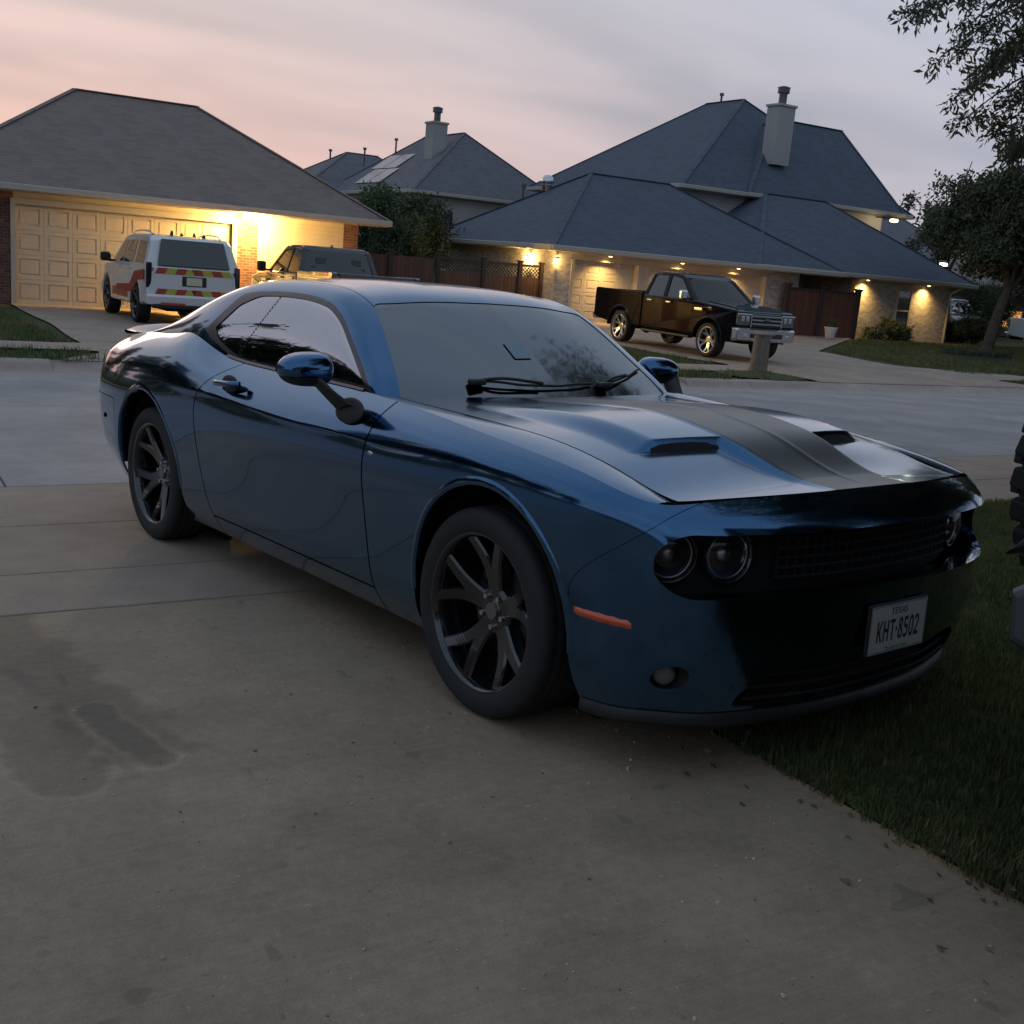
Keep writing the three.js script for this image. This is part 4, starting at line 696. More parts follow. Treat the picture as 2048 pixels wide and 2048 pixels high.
// a lamp: glowing glass in a fitting plus a light of the same place and colour
function glow(c, k) { return new THREE.MeshStandardMaterial({ color: rgb(0.8, 0.75, 0.6), emissive: rgb(...c), emissiveIntensity: k, roughness: 0.4 }); }
const WARM = [1.0, 0.60, 0.16], WARM2 = [1.0, 0.62, 0.20];

// ---- left house: brick, hip roof, wide cream garage door with a twin floodlight at its right corner
function leftHouse() {
  const h = thing('brick_house', 'low brick house with brown hip roof and wide cream garage door, left of the photo', 'house', [0, 0, 0]);
  const z = -30.8, y0 = -0.68, ye = 2.30;
  wall(h, 1.8, 3.43, y0, ye - 0.1, -39.2, z, M.redBrick, 'wall', 'dark red brick wall left of the garage door');
  wall(h, 3.43, 8.95, 1.86, ye - 0.1, z - 0.25, z - 0.002, M.tanWall); 
  wall(h, 8.95, 9.62, y0, ye - 0.1, -39.2, z, M.redBrick, 'wall');
  wall(h, 9.62, 12.10, y0, ye - 0.1, -39.2, z - 0.003, M.tanWall); wall(h, 12.10, 12.55, y0, ye - 0.1, -39.2, z, M.redBrick);
  wall(h, 1.9, 12.5, y0, ye - 0.1, -39.4, -39.2, M.redBrick);
  for (const g of [span(3.36, 3.47, y0, 1.90, z - 0.05, z + 0.05), span(8.90, 9.03, y0, 1.90, z - 0.05, z + 0.05), span(3.36, 9.03, 1.84, 1.97, z - 0.05, z + 0.052)]) part(h, 'door_trim', g, M.trim);
  garageDoor(h, 3.47, 8.90, -0.60, 1.84, z - 0.12, 8, 4, M.doorCream);
  part(h, 'door_lock', [cyl(0.05, 0.05, 0.04, 14).rotateX(Math.PI / 2).translate(6.15, 0.30, z - 0.10), box(0.03, 0.20, 0.03, 6.15, 0.30, z - 0.09)], M.flue);
  hipRoof(h, 1.15, 13.25, -40.0, -30.2, ye, { along: 'x', at: -35.1, a: 5.55, b: 8.95, y: 5.16 }, M.roofL);
  lit(h);
  // twin floodlight: two glowing bulbs on one fitting
  const f = thing('floodlight', 'glaring yellow twin floodlight under the eave at the garage corner of the left house', 'lamp', [9.28, 2.02, z + 0.42]);
  part(f, 'mounting_plate', rbox(0.34, 0.10, 0.40, 0.02, 0, 0.07, -0.22), M.trim);
  for (const x of [-0.165, 0.165]) {
    part(f, 'lamp_shade', new THREE.LatheGeometry([[0.03, -0.10], [0.05, -0.06], [0.085, 0.03], [0.09, 0.035]].map(p => new THREE.Vector2(...p)), 18).rotateX(Math.PI / 2).translate(x, 0, 0.02), M.trim);
    part(f, 'bulb', new THREE.SphereGeometry(0.088, 18, 12).translate(x, 0, 0.07), glow([1.0, 0.72, 0.30], 12));
    const l = new THREE.PointLight(rgb(...WARM), 84); l.position.set(x, 0, 0.07); l.castShadow = true; l.shadow.radius = 6; f.add(l);
  }
}
// ---- house in the gap: pale siding, dark roof, chimney and pale panels on the roof
function middleHouse() {
  const h = thing('siding_house', 'pale two-storey house with square chimney and roof panels, seen between the other two', 'house');
  wall(h, 23.4, 31.6, -0.3, 4.3, -61.5, -50.4, M.creamWall);
  wall(h, 21.4, 30, -0.3, 4.3, -67.4, -61.5, M.creamWall);
  hipRoof(h, 23.0, 32.0, -62.0, -50.0, 4.4, { along: 'z', at: 27.5, a: -53.8, b: -58.6, y: 7.72 }, M.roofM);
  hipRoof(h, 21.0, 30.4, -68.0, -60.0, 4.4, { along: 'x', at: -64, a: 25.1, b: 27.0, y: 6.85 }, M.roofM);
  chimney(h, 25.45, 26.25, 5.3, 7.95, -54.2, -53.3, M.creamWall);
  // panels lying on the left slope (plane from eave x=23,y=4.4 to ridge x=27.5,y=7.72)
  const sl = (7.72 - 4.4) / 4.5, up = x => 4.4 + (x - 23) * sl + 0.07; 
  for (const [x, z] of [[23.55, -57.9], [23.55, -56.2], [24.75, -58.6], [24.75, -56.9]]) {
    const g = poly([[x, up(x), z - 0.8], [x, up(x), z + 0.8], [x + 1.12, up(x + 1.12), z + 0.8], [x + 1.12, up(x + 1.12), z - 0.8]]); part(h, 'roof_panel', g, M.solar, 'pale flat panel lying on the roof slope');
  }
  pipeVents(h, [[24.9, 6.0, -60.8, 0.9], [26.2, 6.8, -59.5, 0.7], [29.4, 6.3, -54.5, 0.6], [23.9, 6.3, -63.5, 0.5]]);
  for (const x of [24.2, 24.9]) { const w = part(h, 'window', span(x, x + 0.5, 2.1, 3.6, -50.4, -50.37), M.windowDark); part(w, 'window_frame', [span(x - 0.06, x, 2.05, 3.65, -50.4, -50.35), span(x + 0.5, x + 0.56, 2.05, 3.65, -50.4, -50.35)], M.trim); }
  lit(h);
}
// ---- right house: three garage bays under a soffit with downlights, front wing, steep main roof with chimney
function rightHouse() {
  const h = thing('steep_roofed_house', 'large pale brick house with steep dark roofs and lit garage doors, right of the photo', 'house');
  const z = -31.55, y0 = -0.5, ye = 2.12;
  // garage wing
  wall(h, 19.80, 20.45, y0, ye - 0.12, -39.8, z, M.paleBrick); wall(h, 23.20, 23.55, y0, ye - 0.12, z - 0.4, z, M.trim); wall(h, 29.00, 30.6, y0, ye - 0.12, z - 3, z, M.paleBrick);
  wall(h, 20.45, 29.0, 1.72, ye - 0.12, z - 0.4, z - 0.003, M.trim, 'lintel'); wall(h, 20.45, 30.5, y0, ye - 0.12, -39.8, -39.5, M.paleBrick);
  garageDoor(h, 20.45, 23.20, -0.34, 1.72, z - 0.25, 4, 4, M.doorCream); garageDoor(h, 23.55, 29.00, -0.34, 1.72, z - 0.25, 8, 4, M.doorCream);
  for (const g of [span(20.40, 20.52, -0.4, 1.74, z - 0.26, z + 0.02), span(23.13, 23.25, -0.4, 1.74, z - 0.26, z + 0.021), span(23.50, 23.62, -0.4, 1.74, z - 0.26, z + 0.02), span(28.93, 29.05, -0.4, 1.74, z - 0.26, z + 0.021)]) part(h, 'door_trim', g, M.trim);
  hipRoof(h, 19.2, 32.2, -40.4, -30.85, ye, { along: 'x', at: -35.6, a: 23.5, b: 27.1, y: 4.88 }, M.roofR);
  // front wing
  wall(h, 33.55, 39.1, y0, ye - 0.10, -41, z, M.paleBrick, 'wall', 'pale brick wall washed by two downlights');
  wall(h, 30.6, 33.55, y0, ye - 0.12, -34.6, -34.4, M.creamWall);
  hipRoof(h, 27.9, 39.8, -41.2, -30.87, ye + 0.03, { along: 'x', at: -36.0, a: 32.4, b: 35.8, y: 5.08 }, M.roofR, M.trim);
  // upper storey and main roofs
  wall(h, 28.8, 40.0, 3.0, 4.95, -47.0, -36.6, M.creamWall);
  hipRoof(h, 28.15, 41.4, -48.0, -36.1, 5.02, { along: 'z', at: 34.9, a: -41.0, b: -43.6, y: 9.46 }, M.roofR);
  hipRoof(h, 31.5, 40.7, -43.2, -36.0, 5.03, { along: 'x', at: -39.4, a: 35.4, b: 39.55, y: 8.62 }, M.roofR, M.trim, false);
  chimney(h, 33.45, 34.35, 6.4, 8.75, -37.75, -37.0, M.creamWall);
  pipeVents(h, [[34.9, 9.35, -42.6, 0.45], [22.6, 3.9, -38.9, 0.5]]);
  const tw = part(h, 'turbine_vent', [cyl(0.18, 0.22, 0.25, 16, 22.4, 4.25, -36.8), new THREE.SphereGeometry(0.24, 16, 10).translate(22.4, 4.5, -36.8)], M.chrome);
  // side window of the front wing: frame, two sashes
  const w = part(h, 'window', span(36.05, 36.75, 0.10, 1.66, z + 0.004, z + 0.02), M.windowDark);
  part(w, 'window_frame', [span(35.98, 36.05, 0.04, 1.72, z, z + 0.05), span(36.75, 36.82, 0.04, 1.72, z, z + 0.05), span(36.05, 36.75, 0.04, 0.10, z, z + 0.05), span(36.05, 36.75, 1.66, 1.72, z, z + 0.05), span(36.05, 36.75, 0.86, 0.92, z, z + 0.045)], M.trim);
  part(h, 'downpipe', [tube([[39.3, 2.05, z + 0.55], [39.2, 1.9, z + 0.3], [39.08, 1.7, z + 0.07], [39.06, 1.2, z + 0.06], [39.06, -0.45, z + 0.06]], 0.05, 24, 8)], M.trim);
  lit(h);
  // soffit downlights over the bays and on the wing
  const spots = [[21.75, 1.945, 'over the single garage door'], [24.80, 1.945, 'over the left half of the double garage door'], [27.35, 1.945, 'over the right half of the double garage door'], [33.95, 1.975, 'beside the wooden gate'], [37.45, 1.975, 'beyond the narrow window']];
  for (const [x, y, where] of spots) {
    const f = thing('downlight', `warm soffit downlight ${where} of the right house`, 'lamp', [x, y, z + 0.26], 0, 'soffit downlights of the right house');
    part(f, 'trim_ring', new THREE.TorusGeometry(0.085, 0.018, 8, 24).rotateX(Math.PI / 2), M.trim);
    part(f, 'lamp_lens', new THREE.SphereGeometry(0.078, 18, 8, 0, Math.PI * 2, Math.PI / 2, Math.PI / 2).scale(1, 0.5, 1), glow([1.0, 0.66, 0.24], 9));
    const l = new THREE.SpotLight(rgb(...WARM2), 22, 0, 1.18, 1.0); l.position.set(0, -0.05, 0); l.target.position.set(0, -3, -0.25); l.castShadow = true; l.shadow.radius = 3; f.add(l, l.target);
  }
  // lantern on the left corner, and one on the side wall behind the fence
  for (const [x, y, zz, lab, k] of [[19.70, 1.62, z + 0.10, 'small lit lantern on the left corner of the right house', 3.0], [19.62, 1.60, -33.2, 'lit wall lantern behind the lattice fence', 9.0]]) {
    const f = thing('wall_lantern', lab, 'lamp', [x, y, zz], 0, 'lanterns of the right house');
    part(f, 'bracket', [rbox(0.14, 0.05, 0.05, 0.01, 0.07, 0.12, 0), rbox(0.13, 0.02, 0.13, 0.008, 0, 0.10, 0), rbox(0.11, 0.02, 0.11, 0.008, 0, -0.10, 0)], M.blackPlastic);
    part(f, 'lamp_glass', rbox(0.09, 0.18, 0.09, 0.02, 0, 0, 0), glow([1.0, 0.68, 0.26], 10));
    const l = new THREE.PointLight(rgb(...WARM2), k); l.position.set(0, 0, 0); l.castShadow = true; l.shadow.radius = 2; f.add(l);
  }
  // two security lamps up on the right
  for (const [x, y, zz, c, lab] of [[39.6, 4.70, -35.6, [1.0, 0.80, 0.45], 'lit security lamp under the upper eave of the right house'], [41.2, 3.0, -33.9, [0.85, 1.0, 0.80], 'greenish white lamp on a pole beside the dark tree']]) {
    const f = thing('security_lamp', lab, 'lamp', [x, y, zz]);
    part(f, 'lamp_head', rbox(0.30, 0.14, 0.26, 0.04, 0, 0.07, -0.02), M.flue); part(f, 'lamp_lens', rbox(0.32, 0.13, 0.22, 0.04, 0, -0.04, 0.05), glow(c, 7));
    if (y < 4) part(f, 'pole', [cyl(0.05, 0.04, 3.3, 12, 0.1, -1.6, -0.12)], M.flue); else part(f, 'arm', box(0.06, 0.06, 0.9, 0, 0.10, -0.5), M.flue);
    const l = new THREE.PointLight(rgb(...c), 2.5); l.position.set(0, -0.04, 0.05); l.castShadow = true; f.add(l);
  }
}
// ---- timber fences: boards between posts, lattice along the top of the right-hand bays
M.fenceWood = new THREE.MeshStandardMaterial({ map: rep(T_stain, 0.8, 0.8), color: rgb(0.115, 0.060, 0.040), roughness: 0.85 });
M.fenceWood2 = new THREE.MeshStandardMaterial({ map: rep(T_stain, 0.8, 0.8), color: rgb(0.095, 0.052, 0.036), roughness: 0.85 });
M.fencePost = new THREE.MeshStandardMaterial({ map: rep(T_stain, 0.8, 0.8), color: rgb(0.045, 0.032, 0.030), roughness: 0.85 });
function fences() {
  const r = rng(9), bw = 0.142;
  const mk = (label, x0, x1, posts, lattice) => {
    const f = thing('timber_fence', label, 'fence', [0, 0, 0]);
    for (const x of posts) { part(f, 'post', rspan(x - 0.07, x + 0.07, -0.6, 1.50, -32.30, -32.16, 0.02), M.fencePost); part(f, 'post_cap', rbox(0.19, 0.05, 0.19, 0.02, x, 1.52, -32.23), M.fencePost); }
    const top = lattice ? 1.02 : 1.38, g0 = uvBox(span(-bw / 2 + 0.004, bw / 2 - 0.004, -0.55, 0, -0.011, 0.011));
    for (let x = x0 + bw / 2; x < x1; x += bw) { const g = part(f, 'board', uvBox(span(x - bw / 2 + 0.004, x + bw / 2 - 0.004, -0.55, top - (lattice ? 0 : r() * 0.02), -32.24, -32.218)), r() > 0.5 ? M.fenceWood : M.fenceWood2); }
    part(f, 'rail', [span(x0, x1, 0.10, 0.19, -32.29, -32.245), span(x0, x1, top - 0.10, top - 0.01, -32.29, -32.244)], M.fencePost);
    if (lattice) {
      part(f, 'rail', span(x0, x1, 1.36, 1.44, -32.28, -32.20), M.fencePost);
      const ht = 0.34, n = Math.round((x1 - x0) / 0.125);
      for (let k = 0; k < n; k++) for (const s of [1, -1]) { const L = ht * 1.414; const g = box(L, 0.026, 0.010).rotateZ(s * Math.PI / 4); T(g, clamp(x0 + (k + 0.5) * (x1 - x0) / n, x0 + ht / 2, x1 - ht / 2), 1.19, -32.232 + s * 0.006); if (x0 + (k + 0.5) * (x1 - x0) / n > x0 + ht / 2 && x0 + (k + 0.5) * (x1 - x0) / n < x1 - ht / 2) part(f, 'lattice_slat', g, M.fencePost); }
    }
  };
  mk('brown board fence behind the parked grey pickup', 12.6, 15.75, [12.65, 14.2], false);
  mk('brown board fence topped with lattice, beside the lit garage', 15.87, 19.75, [15.87, 17.49, 18.85, 19.68], true);
  // double gate of upright boards
  const g = thing('wooden_gate', 'tall reddish-brown double gate with dark posts beside the pale brick wall', 'gate', [0, 0, 0]);
  const zg = -31.2, yb = -0.47, yt = 1.42;
  for (const x of [29.75, 31.5, 33.42]) { part(g, 'gate_post', rspan(x - 0.10, x + 0.10, yb - 0.05, yt + 0.10, zg - 0.09, zg + 0.09, 0.02), M.fencePost); part(g, 'post_cap', rbox(0.26, 0.07, 0.26, 0.02, x, yt + 0.13, zg), M.fencePost); }
  const wood = [0, 1, 2].map(k => new THREE.MeshStandardMaterial({ map: rep(T_stain, 0.9, 0.9), color: rgb(0.15 - k * 0.014, 0.058 - k * 0.006, 0.034 - k * 0.003), roughness: 0.75 }));
  for (const [a, b] of [[29.85, 31.4], [31.6, 33.32]]) { const n = 11, w = (b - a) / n; for (let k = 0; k < n; k++) part(g, 'board', uvBox(span(a + k * w + 0.004, a + (k + 1) * w - 0.004, yb + 0.04, yt - 0.03, zg - 0.02, zg + 0.005 + 0.004 * (k % 2))), wood[k % 3]); part(g, 'gate_rail', [span(a, b, yt - 0.06, yt + 0.03, zg - 0.03, zg + 0.03), span(a, b, yb + 0.02, yb + 0.10, zg - 0.03, zg + 0.03)], M.fencePost); }
}
// ---- lit house far right, and the brick house the photographer stands in front of (out of view, placed to shade the drive and show in the paintwork)
function farHouses() {
  const h = thing('distant_house', 'distant low house with an orange lit window, far right edge', 'house', [0, 0, 0]);
  wall(h, 53.5, 74, -0.4, 2.5, -48, -41.0, M.redBrick); hipRoof(h, 52.9, 74.6, -48.6, -40.4, 2.5, { along: 'x', at: -44.5, a: 59.5, b: 70.5, y: 4.9 }, M.roofL);
  for (const x of [54.75, 58.4]) {
    const w = part(h, 'window', span(x, x + 2.3, 0.25, 1.15, -41.0, -40.97), new THREE.MeshStandardMaterial({ color: rgb(0.3, 0.15, 0.05), emissive: rgb(1.0, 0.42, 0.08), emissiveIntensity: 0.85, roughness: 0.5 }), 'orange lit window');
    part(w, 'window_frame', [span(x - 0.08, x, 0.18, 1.22, -41.0, -40.93), span(x + 2.3, x + 2.38, 0.18, 1.22, -41.0, -40.93), span(x, x + 2.3, 1.15, 1.22, -41.0, -40.93), span(x, x + 2.3, 0.18, 0.25, -41.0, -40.93), span(x + 1.12, x + 1.18, 0.25, 1.15, -41.0, -40.94)], M.trim);
  }
  lit(h);
  const b = thing('grey_roofed_house', 'plain grey-roofed house just behind the right house, beside the yard tree', 'house'); wall(b, 50.2, 63.4, -0.4, 3.3, -58, -49.5, M.creamWall); hipRoof(b, 49.6, 64, -58.6, -48.9, 3.4, { along: 'x', at: -53.7, a: 54.4, b: 59.2, y: 6.9 }, M.roofM); lit(b);
  const o = thing('unseen_home_house', 'brick house behind the photographer, out of view, placed to shade the drive', 'house', [0, 0, 0]);
  wall(o, -9.5, -5.2, -0.2, 2.75, 7.0, 16, M.redBrick); wall(o, -5.2, 2.6, 2.3, 2.75, 7.0, 7.3, M.redBrick); wall(o, 2.6, 16, -0.2, 2.75, 7.0, 16, M.redBrick);
  garageDoor(o, -5.2, 2.6, 0.2, 2.3, 7.05, 10, 4, M.doorCream).rotation.set(0, 0, 0);
  hipRoof(o, -10.1, 16.6, 6.4, 16.6, 2.85, { along: 'x', at: 11.5, a: -5, b: 11.5, y: 6.2 }, M.roofL);
  lit(o);
}
// ---------------------------------------------------------------- other vehicles (same axes as the coupe: x forward, y up, z right)
M.whitePaint = mat([0.62, 0.63, 0.65], 0.35, { clearcoat: 1, clearcoatRoughness: 0.05 });
M.blackPaint = mat([0.006, 0.006, 0.008], 0.05, { clearcoat: 0.05, clearcoatRoughness: 0.02, specularIntensity: 0.3 });
M.greyPaint = mat([0.024, 0.030, 0.042], 0.12, { metalness: 0.2, clearcoat: 0.6, clearcoatRoughness: 0.05 });
M.clearGlass = mat([0.55, 0.58, 0.60], 0.03, { transmission: 1, thickness: 0, ior: 1.5 });
M.reflRed = mat([0.36, 0.045, 0.035], 0.5); M.reflYellow = mat([0.42, 0.41, 0.06], 0.5);
M.knobby = mat([0.012, 0.012, 0.012], 0.85);
M.alloy = mat([0.55, 0.56, 0.58], 0.25, { metalness: 1 });
M.steelGrey = mat([0.085, 0.088, 0.095], 0.5, { metalness: 0.3 });

const widthAt = (W, belt, top, inset) => v => W - inset * sm(belt, top, v) * 0 - inset * clamp((v - belt) / (top - belt), 0, 1);
// side profile extruded across the car, rolled over at the edges and leaned in above the belt
function hull(pts, W, o = {}) {
  const { bevel = 0.05, belt = 9, top = 10, inset = 0, holes = [] } = o;
  const s = new THREE.Shape(pts.map(p => new THREE.Vector2(...p)));
  for (const [x, y, r] of holes) { const p = new THREE.Path(); p.absarc(x, y, r, 0, Math.PI * 2); s.holes.push(p); }
  const g = new THREE.ExtrudeGeometry(s, { depth: 2 * (W - bevel), bevelEnabled: true, bevelSize: bevel * 0.7, bevelThickness: bevel, bevelOffset: -bevel * 0.7, bevelSegments: 3, steps: 1, curveSegments: 20 });
  g.translate(0, 0, -(W - bevel));
  const p = g.attributes.position.array; for (let i = 0; i < p.length; i += 3) { const k = clamp((p[i + 1] - belt) / (top - belt), 0, 1); p[i + 2] *= 1 - inset / W * k; }
  if (o.plan) for (let i = 0; i < p.length; i += 3) p[i + 2] *= o.plan(p[i]);
  g.computeVertexNormals(); return g;
}
const arcPts = (cx, cy, r, a0, a1, n = 14) => Array.from({ length: n + 1 }, (_, k) => { const a = lerp(a0, a1, k / n); return [cx + r * Math.cos(a), cy + r * Math.sin(a)]; });
// glass or trim lying on the leaned side: polygon in side view
function sidePane(pts, wf, s, t = 0.008, push = 0.004) { const g = shapeGeo(pts, t, 0.003, 1), p = g.attributes.position.array; for (let i = 0; i < p.length; i += 3) p[i + 2] = s * (p[i + 2] + wf(p[i + 1]) + push - t); if (s < 0) { const q = g.index ? g.toNonIndexed() : g, a = q.attributes.position.array; for (let i = 0; i < a.length; i += 9) for (let c = 0; c < 3; c++) { const u = a[i + 3 + c]; a[i + 3 + c] = a[i + 6 + c]; a[i + 6 + c] = u; } q.computeVertexNormals(); return q; } g.computeVertexNormals(); return g; }
function addWheels(car, list, R, W, rimMat, scale) {
  for (const [u, s] of list) {
    const w = makeWheel(); w.scale.setScalar(R / 0.357); w.position.set(u, R, s * W); w.rotation.y = s > 0 ? 0 : Math.PI; w.rotation.z = u * 1.3 + s; for (const c of w.children) if (['rim', 'hub', 'spoke'].includes(c.name)) c.material = rimMat; car.add(w);
  }
}
function makePickup(car, paint, opt = {}) {
  const W = 1.00, aF = arcPts(0, 0.42, 0.52, 0, Math.PI), aR = arcPts(-3.68, 0.42, 0.52, 0, Math.PI);
  const bot = 0.50;
  // front half: wings, bonnet, cab sides
  const lower = [[0.86, 0.56], [0.92, 0.70], [0.93, 1.08], [0.90, 1.17], [0.80, 1.205], [0.10, 1.27], [-0.55, 1.315], [-0.70, 1.33], [-2.72, 1.33], [-2.74, bot], [-0.52, bot], ...aF.slice().reverse().map(p => p), [0.52, 0.46], [0.80, 0.50]];
  part(car, 'cab_lower_body', hull(lower, W, { bevel: 0.06, plan: x => 1 - 0.10 * sm(0.45, 0.93, x) }), paint);
  const cab = [[-0.58, 1.30], [-1.30, 1.84], [-1.48, 1.915], [-1.70, 1.945], [-2.25, 1.945], [-2.50, 1.915], [-2.60, 1.83], [-2.74, 1.30]];
  const wf = v => W - 0.03 - 0.20 * clamp((v - 1.3) / 0.65, 0, 1);
  // cab as pillars and roof around real openings
  const roof = part(car, 'cab_roof', hull([[-1.26, 1.80], [-1.30, 1.84], [-1.48, 1.915], [-1.70, 1.945], [-2.25, 1.945], [-2.50, 1.915], [-2.60, 1.83], [-2.58, 1.80], [-2.3, 1.845], [-1.5, 1.845]], W - 0.03, { bevel: 0.06, belt: 1.3, top: 1.95, inset: 0.20 }), paint);
  for (const s of [1, -1]) {
    const P = (a, m, n) => part(car, n, sidePane(a, wf, s, 0.10, 0.0), m);
    P([[-0.58, 1.29], [-0.70, 1.29], [-1.36, 1.80], [-1.50, 1.86], [-1.48, 1.915], [-1.30, 1.84]], paint, 'windscreen_pillar'); P([[-1.78, 1.29], [-1.84, 1.86], [-1.96, 1.86], [-1.92, 1.29]], paint, 'door_pillar'); P([[-2.62, 1.29], [-2.50, 1.86], [-2.58, 1.86], [-2.75, 1.29]], paint, 'rear_pillar');
    part(car, 'front_side_window', sidePane([[-0.80, 1.325], [-1.40, 1.79], [-1.52, 1.845], [-1.83, 1.845], [-1.79, 1.325]], wf, s, 0.006, -0.02), opt.sideGlass ?? M.tint);
    part(car, 'rear_side_window', sidePane([[-1.93, 1.325], [-1.97, 1.845], [-2.49, 1.845], [-2.60, 1.325]], wf, s, 0.006, -0.02), opt.sideGlass ?? M.tint);
    for (const u of [-1.62, -2.42]) part(car, 'door_handle', rbox(0.20, 0.045, 0.035, 0.015, u, 1.20, s * (W + 0.012)), opt.chrome ?? M.chrome);
    for (const u of [-0.66, -1.86, -2.70]) part(car, 'door_gap', box(0.008, 0.74, 0.004, u, 0.94, s * (W + 0.0005)), M.dark);
    // mirror on a stalk
    const m = part(car, 'door_mirror', rbox(0.15, 0.24, 0.20, 0.05, -0.82, 1.42, s * (W + 0.19), 3), opt.mirror ?? M.chrome); part(m, 'mirror_arm', rbox(0.06, 0.05, 0.22, 0.02, -0.80, 1.345, s * (W + 0.06)), M.blackPlastic);
    part(car, 'running_board', rbox(2.0, 0.06, 0.16, 0.02, -1.62, 0.42, s * (W - 0.02)), M.blackPlastic);
    part(car, 'wheel_arch_flare', new THREE.TorusGeometry(0.535, 0.035, 8, 28, Math.PI).translate(0, 0.42, s * (W - 0.015)), paint); part(car, 'wheel_arch_flare', new THREE.TorusGeometry(0.535, 0.035, 8, 28, Math.PI).translate(-3.68, 0.42, s * (W - 0.015)), paint);
    part(car, 'wing_vent', rbox(0.30, 0.07, 0.02, 0.01, -0.42, 1.12, s * (W + 0.004)), M.chrome);
    // lamps
    const hl = part(car, 'headlamp', rbox(0.22, 0.26, 0.40, 0.04, 0.84, 0.98, s * 0.70), M.lampDark);
    for (const k of [0.60, 0.75]) part(hl, 'lamp_reflector', rbox(0.03, 0.12, 0.10, 0.015, 0.952, 1.01, s * k), M.chrome); part(hl, 'lamp_surround', [rbox(0.03, 0.035, 0.42, 0.01, 0.95, 1.115, s * 0.70), rbox(0.03, 0.30, 0.035, 0.01, 0.95, 0.97, s * 0.485)], M.chrome);
    part(car, 'tail_lamp', rbox(0.06, 0.36, 0.14, 0.02, -4.93, 1.12, s * 0.91), M.redLens);
    part(car, 'fog_lamp', rbox(0.03, 0.09, 0.14, 0.02, 1.00, 0.62, s * 0.66), M.chrome);
    part(car, 'tow_hook', rbox(0.05, 0.06, 0.05, 0.02, 1.00, 0.52, s * 0.40), M.chrome);
  }
  // windscreen and rear window span the cab
  const pane = (u0, v0, w0, u1, v1, w1) => { const q = []; for (let k = 0; k <= 10; k++) { const t = k / 10; q.push([0, 0.5, 1].map(a => { const w = lerp(w0, w1, a) * (2 * t - 1); return [lerp(u0, u1, a) + 0.06 * (1 - (2 * t - 1) ** 2) * Math.sign(u0 - u1), lerp(v0, v1, a), w]; })); } return gridGeo(q, u0 > u1); };
  part(car, 'windscreen', pane(-0.63, 1.31, 0.90, -1.33, 1.84, 0.76), opt.frontGlass ?? M.clearGlass); part(car, 'rear_window', pane(-2.715, 1.32, 0.88, -2.575, 1.84, 0.74), M.tint);
  // bed: two walls, floor, tailgate
  const bedSide = [[-2.76, bot], [-2.76, 1.37], [-4.86, 1.385], [-4.92, 1.36], [-4.93, 0.62], [-4.70, 0.56], [-4.20, bot - 0.02], ...aR.slice(), [-3.16, bot]];
  const bs = [[-2.76, bot], [-2.76, 1.37], [-4.86, 1.385], [-4.92, 1.36], [-4.93, 0.62], [-4.70, 0.56], [-4.21, bot], ...arcPts(-3.68, 0.42, 0.52, Math.PI, 0).map(p => p), [-3.15, bot]];
  for (const s of [1, -1]) { const g = hull(bs, 0.06, { bevel: 0.02 }); part(car, 'bed_side', T(g, 0, 0, s * (W - 0.06)), paint); }
  part(car, 'bed_floor', [span(-4.88, -2.78, 0.72, 0.78, -0.92, 0.92)], M.blackPlastic); part(car, 'bed_front_wall', span(-2.82, -2.77, 0.6, 1.35, -0.92, 0.92), paint);
  const tg = part(car, 'tailgate', rspan(-4.95, -4.89, 0.72, 1.37, -0.84, 0.84, 0.02), paint); part(tg, 'tailgate_handle', rbox(0.02, 0.07, 0.26, 0.01, -4.957, 1.20, 0), M.blackPlastic); part(tg, 'number_plate', rbox(0.01, 0.15, 0.30, 0.005, -5.085, 0.66, 0), M.whitePaint);
  part(car, 'rear_bumper', rspan(-5.07, -4.90, 0.52, 0.72, -0.95, 0.95, 0.05), M.chrome); part(car, 'hitch', box(0.22, 0.06, 0.06, -5.10, 0.46, 0), M.blackPlastic);
  // grille with bars, front bumper
  const gr = part(car, 'grille', rspan(0.86, 0.945, 0.83, 1.15, -0.47, 0.47, 0.03), M.blackGloss); for (const v of [0.90, 0.99, 1.08]) part(gr, 'grille_bar', rbox(0.03, 0.045, 0.92, 0.012, 0.955, v, 0), opt.grille ?? M.satinMetal); part(gr, 'badge', new THREE.SphereGeometry(1, 16, 8).scale(0.015, 0.05, 0.115).translate(0.972, 0.99, 0), M.blackGloss);
  const fb = part(car, 'front_bumper', [T(hull([[0.90, 0.48], [1.0, 0.52], [1.02, 0.76], [0.96, 0.80], [0.84, 0.80], [0.84, 0.48]], 0.98, { bevel: 0.06, plan: x => 1 - 0.06 * sm(0.86, 1.02, x) }))], opt.bumper ?? M.chrome); part(fb, 'bumper_intake', rbox(0.02, 0.11, 1.0, 0.02, 1.022, 0.63, 0), M.blackPlastic); part(fb, 'number_plate', rbox(0.01, 0.15, 0.30, 0.005, 1.035, 0.66, 0), M.satinMetal);
  part(car, 'bonnet_bulge', [hull([[0.84, 1.195], [0.80, 1.225], [0.1, 1.295], [-0.5, 1.335], [-0.55, 1.31]], 0.62, { bevel: 0.03 })], paint);
  part(car, 'chassis', [span(-4.8, 0.7, 0.40, 0.52, -0.45, 0.45), span(-0.55, 0.55, 0.45, 0.95, -0.62, 0.62), span(-4.2, -3.15, 0.5, 0.95, -0.60, 0.60), cyl(0.05, 0.05, 1.5, 10).rotateX(Math.PI / 2).translate(-3.68, 0.41, 0), new THREE.SphereGeometry(0.15, 12, 8).translate(-3.68, 0.41, 0.05)], M.dark);
